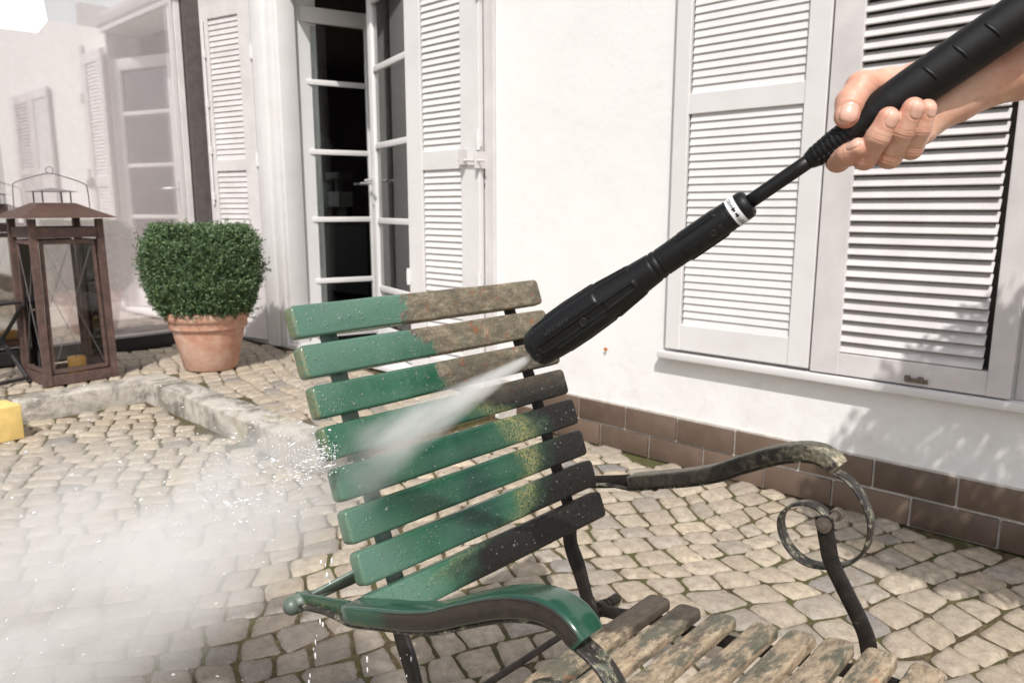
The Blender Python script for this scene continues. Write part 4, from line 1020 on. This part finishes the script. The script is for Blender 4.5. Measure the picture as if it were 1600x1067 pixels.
# nails and creases: displaced and tinted areas of the same skin
nail = np.zeros(len(V)); red = np.zeros(len(V)); disp = np.zeros(len(V))
eps = 5e-4; N_ = np.stack([skin(V+np.eye(3)[i]*eps)-skin(V-np.eye(3)[i]*eps) for i in range(3)], 1); N_ /= np.linalg.norm(N_, axis=1, keepdims=True)+1e-9
view = np.array(-fw); rtv = np.array(rt); upn = np.array(upv)
for key, limb, dors, ln_, wd_ in (('index', fingers['index'], view*1+upn*.35+rtv*.1, .0130, .0062), ('middle', fingers['middle'], view+rtv*.25, .0135, .0063), ('ring', fingers['ring'], view+rtv*.20, .0135, .0063), ('little', fingers['little'], view+rtv*.3, .0115, .0052), ('thumb', thumb, view*1+upn*.1-rtv*.12, .0165, .0080)):
    (a, ra), (b, rb) = limb.p[-2:]; t = (b-a)/np.linalg.norm(b-a); dn = dors-t*(dors@t); dn /= np.linalg.norm(dn); sd = np.cross(t, dn)
    tip = b+t*rb
    u_ = (V-tip)@(-t); v_ = (V-tip)@sd; w_ = (V-b)@dn
    x = (u_-.0016-ln_/2)/(ln_/2); y = v_/wd_; q = (np.abs(x)**3.2+np.abs(y)**2.6)
    ok = (w_ > rb*.25) & (u_ > 0) & (u_ < .03) & (np.abs(v_) < .012) & (N_@dn > .1)
    m = 1/(1+np.exp((q-1)*14)); nail = np.maximum(nail, np.where(ok, m, 0))
    # flatter plate, groove round it
    g = np.exp(-((q-1.12)/.22)**2); disp = np.where(ok, disp-.0008*g*(x > -1.0)+.00018*m, disp)
    red = np.maximum(red, np.where((np.linalg.norm(V-b, axis=1) < rb*1.5), .55, 0))
    # joint creases
    for (pp, rr) in limb.p[1:-1]:
        dd = (V-pp)@t; nr = np.linalg.norm(V-pp, axis=1) < rr*1.35
        for o_ in (-.0016, .0009, .0031):
            disp = np.where(nr & (N_@dn > .0), disp-.00042*np.exp(-((dd-o_)/.0006)**2), disp)
        red = np.maximum(red, np.where(nr, .4*np.exp(-(dd/.005)**2), 0))
V = V+N_*disp[:, None]
me = npmesh('person', V, Q)
ca = me.color_attributes.new('tone', 'FLOAT_COLOR', 'POINT'); ca.data.foreach_set('color', np.stack([nail, red, np.zeros(len(V)), np.ones(len(V))], 1).astype(np.float32).ravel())
t = NT('skin'); v = t.coord(); at_ = t.n('ShaderNodeAttribute'); at_.attribute_name = 'tone'; sp = t.n('ShaderNodeSeparateColor'); t.l(at_.outputs['Color'], sp.inputs[0])
c = t.ramp(t.noise(v, 55, 6, .65), [(.3, (.54, .30, .205)), (.55, (.64, .39, .285)), (.75, (.72, .48, .37))])
c = t.mix(t.ramp(t.noise(v, 18, 3, .5), [(.45, 0.), (.65, .55)]), c, (.64, .29, .20))
c = t.mix(t.math('MULTIPLY', sp.outputs[1], .55), c, (.60, .235, .165))
c = t.mix(t.math('MULTIPLY', sp.outputs[0], .8), c, (.68, .42, .335))
n1 = t.bump(t.noise(v, 420, 5, .65), .28, .0009); vo = t.n('ShaderNodeTexVoronoi'); vo.feature = 'DISTANCE_TO_EDGE'; vo.inputs['Scale'].default_value = 520; t.l(v, vo.inputs['Vector'])
inv = t.math('SUBTRACT', 1., sp.outputs[0])
t.bump(t.math('MULTIPLY', t.ramp(vo.outputs['Distance'], [(0., 0.), (.12, 1.)]), inv), .18, .0005, n1)
rg = t.math('MULTIPLY_ADD', sp.outputs[0], -.14, .42)
t.set(c, rg, 0, .45); b = t.b; b.subsurface_method = 'RANDOM_WALK'; b.inputs['Subsurface Weight'].default_value = .15; b.inputs['Subsurface Radius'].default_value = (1, .35, .2); b.inputs['Subsurface Scale'].default_value = .006
person = link('person', me, t.m, None, True); tag(person, 'bare forearm and hand reaching in from the right, gripping the black lance', 'person')

# sparse pale hairs on the forearm
rs = np.random.RandomState(21); fp = np.array([handpt(1500, 140, -34), handpt(1760, 34, -62)]); axh = (fp[1]-fp[0])/np.linalg.norm(fp[1]-fp[0])
sel = np.where(((V-fp[0])@axh > -.01) & (N_@view > -.35))[0]; sel = rs.choice(sel, 900, replace=False)
hd_ = -axh*.9+N_[sel]*.55+rs.normal(0, .28, (900, 3)); hd_ /= np.linalg.norm(hd_, axis=1, keepdims=True); hl = rs.uniform(.004, .010, 900)[:, None]
hs_ = np.cross(hd_, view); hs_ /= np.linalg.norm(hs_, axis=1, keepdims=True); b0_ = V[sel]; wv_ = .00007
hv = np.stack([b0_-hs_*wv_, b0_+hs_*wv_, b0_+hd_*hl*.6+hs_*wv_*.7, b0_+hd_*hl*.6-hs_*wv_*.7], 1).reshape(-1, 3)
link('arm_hair', npmesh('arm_hair', hv, np.arange(len(hv)).reshape(-1, 4)), simple('pale_hair', (.36, .22, .12), .5), person)

# ------------------------------------------------------------------ water
def volmat(name, dens, col_=(1, 1, 1), an=.2):
    m = bpy.data.materials.new(name); m.use_nodes = True; nt = m.node_tree; nt.nodes.clear()
    out = nt.nodes.new('ShaderNodeOutputMaterial'); pv = nt.nodes.new('ShaderNodeVolumePrincipled')
    pv.inputs['Color'].default_value = (*col_, 1); pv.inputs['Anisotropy'].default_value = an; nt.links.new(pv.outputs[0], out.inputs['Volume'])
    return m, nt, pv, out
def cone_volume(name, p0, p1, side, a0, b0, a1, b1, dens, nsc, lab, cat, pw=1.0, prof=None, thr=(.3, .7)):
    """elliptic cone from p0 to p1; local X runs 0..1 along it, density fades to its skin"""
    p0, p1 = Vector(p0), Vector(p1); ax = (p1-p0); L = ax.length; ax.normalize(); sd = Vector(side); sd = (sd-ax*sd.dot(ax)).normalized(); nn = ax.cross(sd)
    bm = bmesh.new(); rings = []; n = 28; m = 14
    for i in range(m+1):
        x = i/m; a = (a0+(a1-a0)*x**pw); b = (b0+(b1-b0)*x**pw)
        rings.append([bm.verts.new((x*L, a*math.cos(2*math.pi*j/n), b*math.sin(2*math.pi*j/n))) for j in range(n)])
    for A_, B_ in zip(rings, rings[1:]):
        for j in range(n): bm.faces.new((A_[j], B_[j], B_[(j+1) % n], A_[(j+1) % n]))
    bm.faces.new(rings[0]); bm.faces.new(rings[-1][::-1])
    mat, nt, pv, out = volmat(name, dens)
    N = nt.nodes.new; K = nt.links.new
    tc = N('ShaderNodeTexCoord'); sp = N('ShaderNodeSeparateXYZ'); K(tc.outputs['Object'], sp.inputs[0])
    def mth(op, a, b=0., c=0.):
        q = N('ShaderNodeMath'); q.operation = op
        for i, v_ in enumerate((a, b, c)):
            if hasattr(v_, 'links'): K(v_, q.inputs[i])
            else: q.inputs[i].default_value = v_
        return q.outputs[0]
    x = mth('DIVIDE', sp.outputs[0], L); xp = mth('POWER', mth('MAXIMUM', x, 0.0), pw)
    ra = mth('MULTIPLY_ADD', xp, a1-a0, a0); rb = mth('MULTIPLY_ADD', xp, b1-b0, b0)
    q = mth('ADD', mth('POWER', mth('ABSOLUTE', mth('DIVIDE', sp.outputs[1], ra)), 2.), mth('POWER', mth('ABSOLUTE', mth('DIVIDE', sp.outputs[2], rb)), 2.))
    core = mth('POWER', mth('MAXIMUM', mth('SUBTRACT', 1., q), 0.), 1.3)
    rp = N('ShaderNodeValToRGB'); e = rp.color_ramp
    st = prof or [(0, 1), (1, 1)]
    while len(e.elements) < len(st): e.elements.new(.5)
    for i, (p_, v_) in enumerate(st): e.elements[i].position = p_; e.elements[i].color = (v_, v_, v_, 1)
    K(x, rp.inputs[0])
    nz = N('ShaderNodeTexNoise'); nz.inputs['Scale'].default_value = nsc; nz.inputs['Detail'].default_value = 5; nz.inputs['Roughness'].default_value = .6
    mp = N('ShaderNodeMapping'); mp.inputs['Scale'].default_value = (.26, 1, 1); K(tc.outputs['Object'], mp.inputs[0]); K(mp.outputs[0], nz.inputs['Vector'])
    r2 = N('ShaderNodeMapRange'); K(nz.outputs[0], r2.inputs[0]); r2.inputs[1].default_value = thr[0]; r2.inputs[2].default_value = thr[1]; r2.inputs[3].default_value = .15
    d = mth('MULTIPLY', mth('MULTIPLY', core, rp.outputs[0]), mth('MULTIPLY', r2.outputs[0], dens)); K(d, pv.inputs['Density'])
    o = bm2(name, bm, mat); o.matrix_world = Matrix(((ax.x, sd.x, nn.x, p0.x), (ax.y, sd.y, nn.y, p0.y), (ax.z, sd.z, nn.z, p0.z), (0, 0, 0, 1)))
    tag(o, lab, cat, kind='stuff'); return o
J0 = at(826, 560, .862); J1 = at(566, 716, .965)
cone_volume('water_jet', J0, J1, at(660, 720, .98)-at(590, 660, .98), .005, .005, .050, .014, 330, 60, 'white fan shaped jet of water shooting from the nozzle onto the slats', 'water jet', prof=[(0, 1), (.3, .60), (.55, .40), (.75, .26), (.9, .10), (1, .0)], thr=(.2, .6))
cone_volume('water_mist', at(640, 690, .985), at(-130, 1020, 1.45), (0, .3, 1), .030, .016, .42, .25, 22, 11, 'cloud of white spray drifting down to the lower left behind the chair', 'water mist', .85, prof=[(0, .5), (.14, .9), (.25, 1), (.4, .62), (.65, .36), (.9, .25), (1, 0)], thr=(.38, .64))
# flying drops
def dropmesh(name, P_, D_, r_, lab, cat, mat, seg=(5, 8)):
    n = len(P_); nu, nv = seg; th = np.linspace(0, math.pi, nu+1); ph = np.linspace(0, 2*math.pi, nv, endpoint=False)
    D_ = D_/np.linalg.norm(D_, axis=1, keepdims=True); a = np.cross(D_, [.3, .2, .93]); a /= np.linalg.norm(a, axis=1, keepdims=True); b = np.cross(D_, a)
    X = np.cos(th)[:, None]*np.ones(nv)[None]; Yc = np.sin(th)[:, None]*np.cos(ph)[None]; Zc = np.sin(th)[:, None]*np.sin(ph)[None]
    V_ = P_[:, None, None]+r_[:, None, None, :1]*X[None, ..., None]*D_[:, None, None]+r_[:, None, None, 1:]*(Yc[None, ..., None]*a[:, None, None]+Zc[None, ..., None]*b[:, None, None])
    idx = np.arange((nu+1)*nv).reshape(nu+1, nv); j2 = np.roll(idx, -1, 1); q = np.stack([idx[:-1], idx[1:], j2[1:], j2[:-1]], -1).reshape(-1, 4)
    F_ = (q[None]+(np.arange(n)*(nu+1)*nv)[:, None, None]).reshape(-1, 4)
    me = npmesh(name, V_.reshape(-1, 3), F_); o = link(name, me, mat, None, True); tag(o, lab, cat, kind='stuff'); return o
t = NT('aerated_water'); t.set((.92, .93, .94), .12, 0, .6); t.b.inputs['Transmission Weight'].default_value = .35; M_foam = t.m
t = NT('clear_water'); t.set((.95, .97, .97), .02, 0, .5); t.b.inputs['Transmission Weight'].default_value = .9; t.b.inputs['IOR'].default_value = 1.33; M_water = t.m
rs = np.random.RandomState(9)
n = 750; u_ = rs.rand(n)**.8; p0 = np.array(at(520, 700, .98)); p1 = np.array(at(-90, 1000, 1.4)); spread = rs.normal(0, 1, (n, 3))*np.array([.07, .10, .085])*(0.25+u_[:, None]*1.7)
P_ = p0+(p1-p0)*u_[:, None]+spread+np.array([0, 0, .05])*u_[:, None]*(1-u_[:, None])*4; ok = P_[:, 2] > .01; P_ = P_[ok]; n = len(P_)
D_ = (p1-p0)/np.linalg.norm(p1-p0)+rs.normal(0, .25, (n, 3)); L_ = rs.gamma(1.4, .0006, n)+.0004
dropmesh('flying_drops', P_, D_, np.stack([L_*rs.uniform(.9, 1.8, n), L_*.6], 1), 'scattered bright drops flying through the spray at the lower left', 'water drops', M_foam)
# dense splash where the sheet leaves the slats' left ends
n = 900; u_ = rs.rand(n)**1.6; p0 = np.array(at(512, 712, .955)); p1 = np.array(at(330, 760, 1.05)); sp_ = rs.normal(0, 1, (n, 3))*np.array([.014, .026, .036])*(.3+u_[:, None]*1.6)
P_ = p0+(p1-p0)*u_[:, None]+sp_; D_ = (p1-p0)/np.linalg.norm(p1-p0)+rs.normal(0, .4, (n, 3)); L_ = rs.gamma(2., .0003, n)+.0003
dropmesh('splash', P_, D_, np.stack([L_*rs.uniform(.9, 1.8, n), L_*.6], 1), 'dense white splash leaving the left ends of the middle slats', 'water drops', M_foam)
# beads standing on and hanging under the slats
Pp = []; Rr = []
for k in range(8):
    q = PT.lerp(PB, k/7); m_ = 420 if k < 3 else 120
    for i in range(m_):
        y = .793+rs.uniform(-.25, .25); hgt = rs.uniform(.004, .040); c = q-tdir*hgt; r = rs.gamma(1.6, .00034)+.0003
        if k < 3 and y > .74 and rs.rand() < .8: continue
        Pp.append((c.x, y, c.z)); Rr.append((r, r))
    for i in range(9):
        y = .793+rs.uniform(-.25, .25); c = q-tdir*.0440-ndir*rs.uniform(.004, .016); r = rs.uniform(.0012, .0022); Pp.append((c.x, y, c.z-r*.6)); Rr.append((r*1.35, r))
Pp = np.array(Pp); dropmesh('clinging_drops', Pp, np.tile([0, 0, 1.], (len(Pp), 1)), np.array(Rr), 'clear beads of water clinging to the chair back slats', 'water drops', M_water, (6, 8))
# water trickling from the arm's rear end
P_ = []; D2 = []; L2 = []
for (px, py, dz) in ((497, 955, .10), (640, 995, .0), (583, 985, .12), (515, 870, .08)):
    p = np.array(at(px, py, .93))
    for i in range(7):
        f_ = rs.rand()**1.3; P_.append(p+np.array([rs.normal(0, .006)-.03*f_, rs.normal(0, .006), -f_*.13])); D2.append((0.05, 0, -1)); r = rs.uniform(.0006, .0017); L2.append((r*rs.uniform(1.5, 4), r))
dropmesh('falling_drops', np.array(P_), np.array(D2), np.array(L2), 'drops trickling down below the green armrest', 'water drops', M_foam)
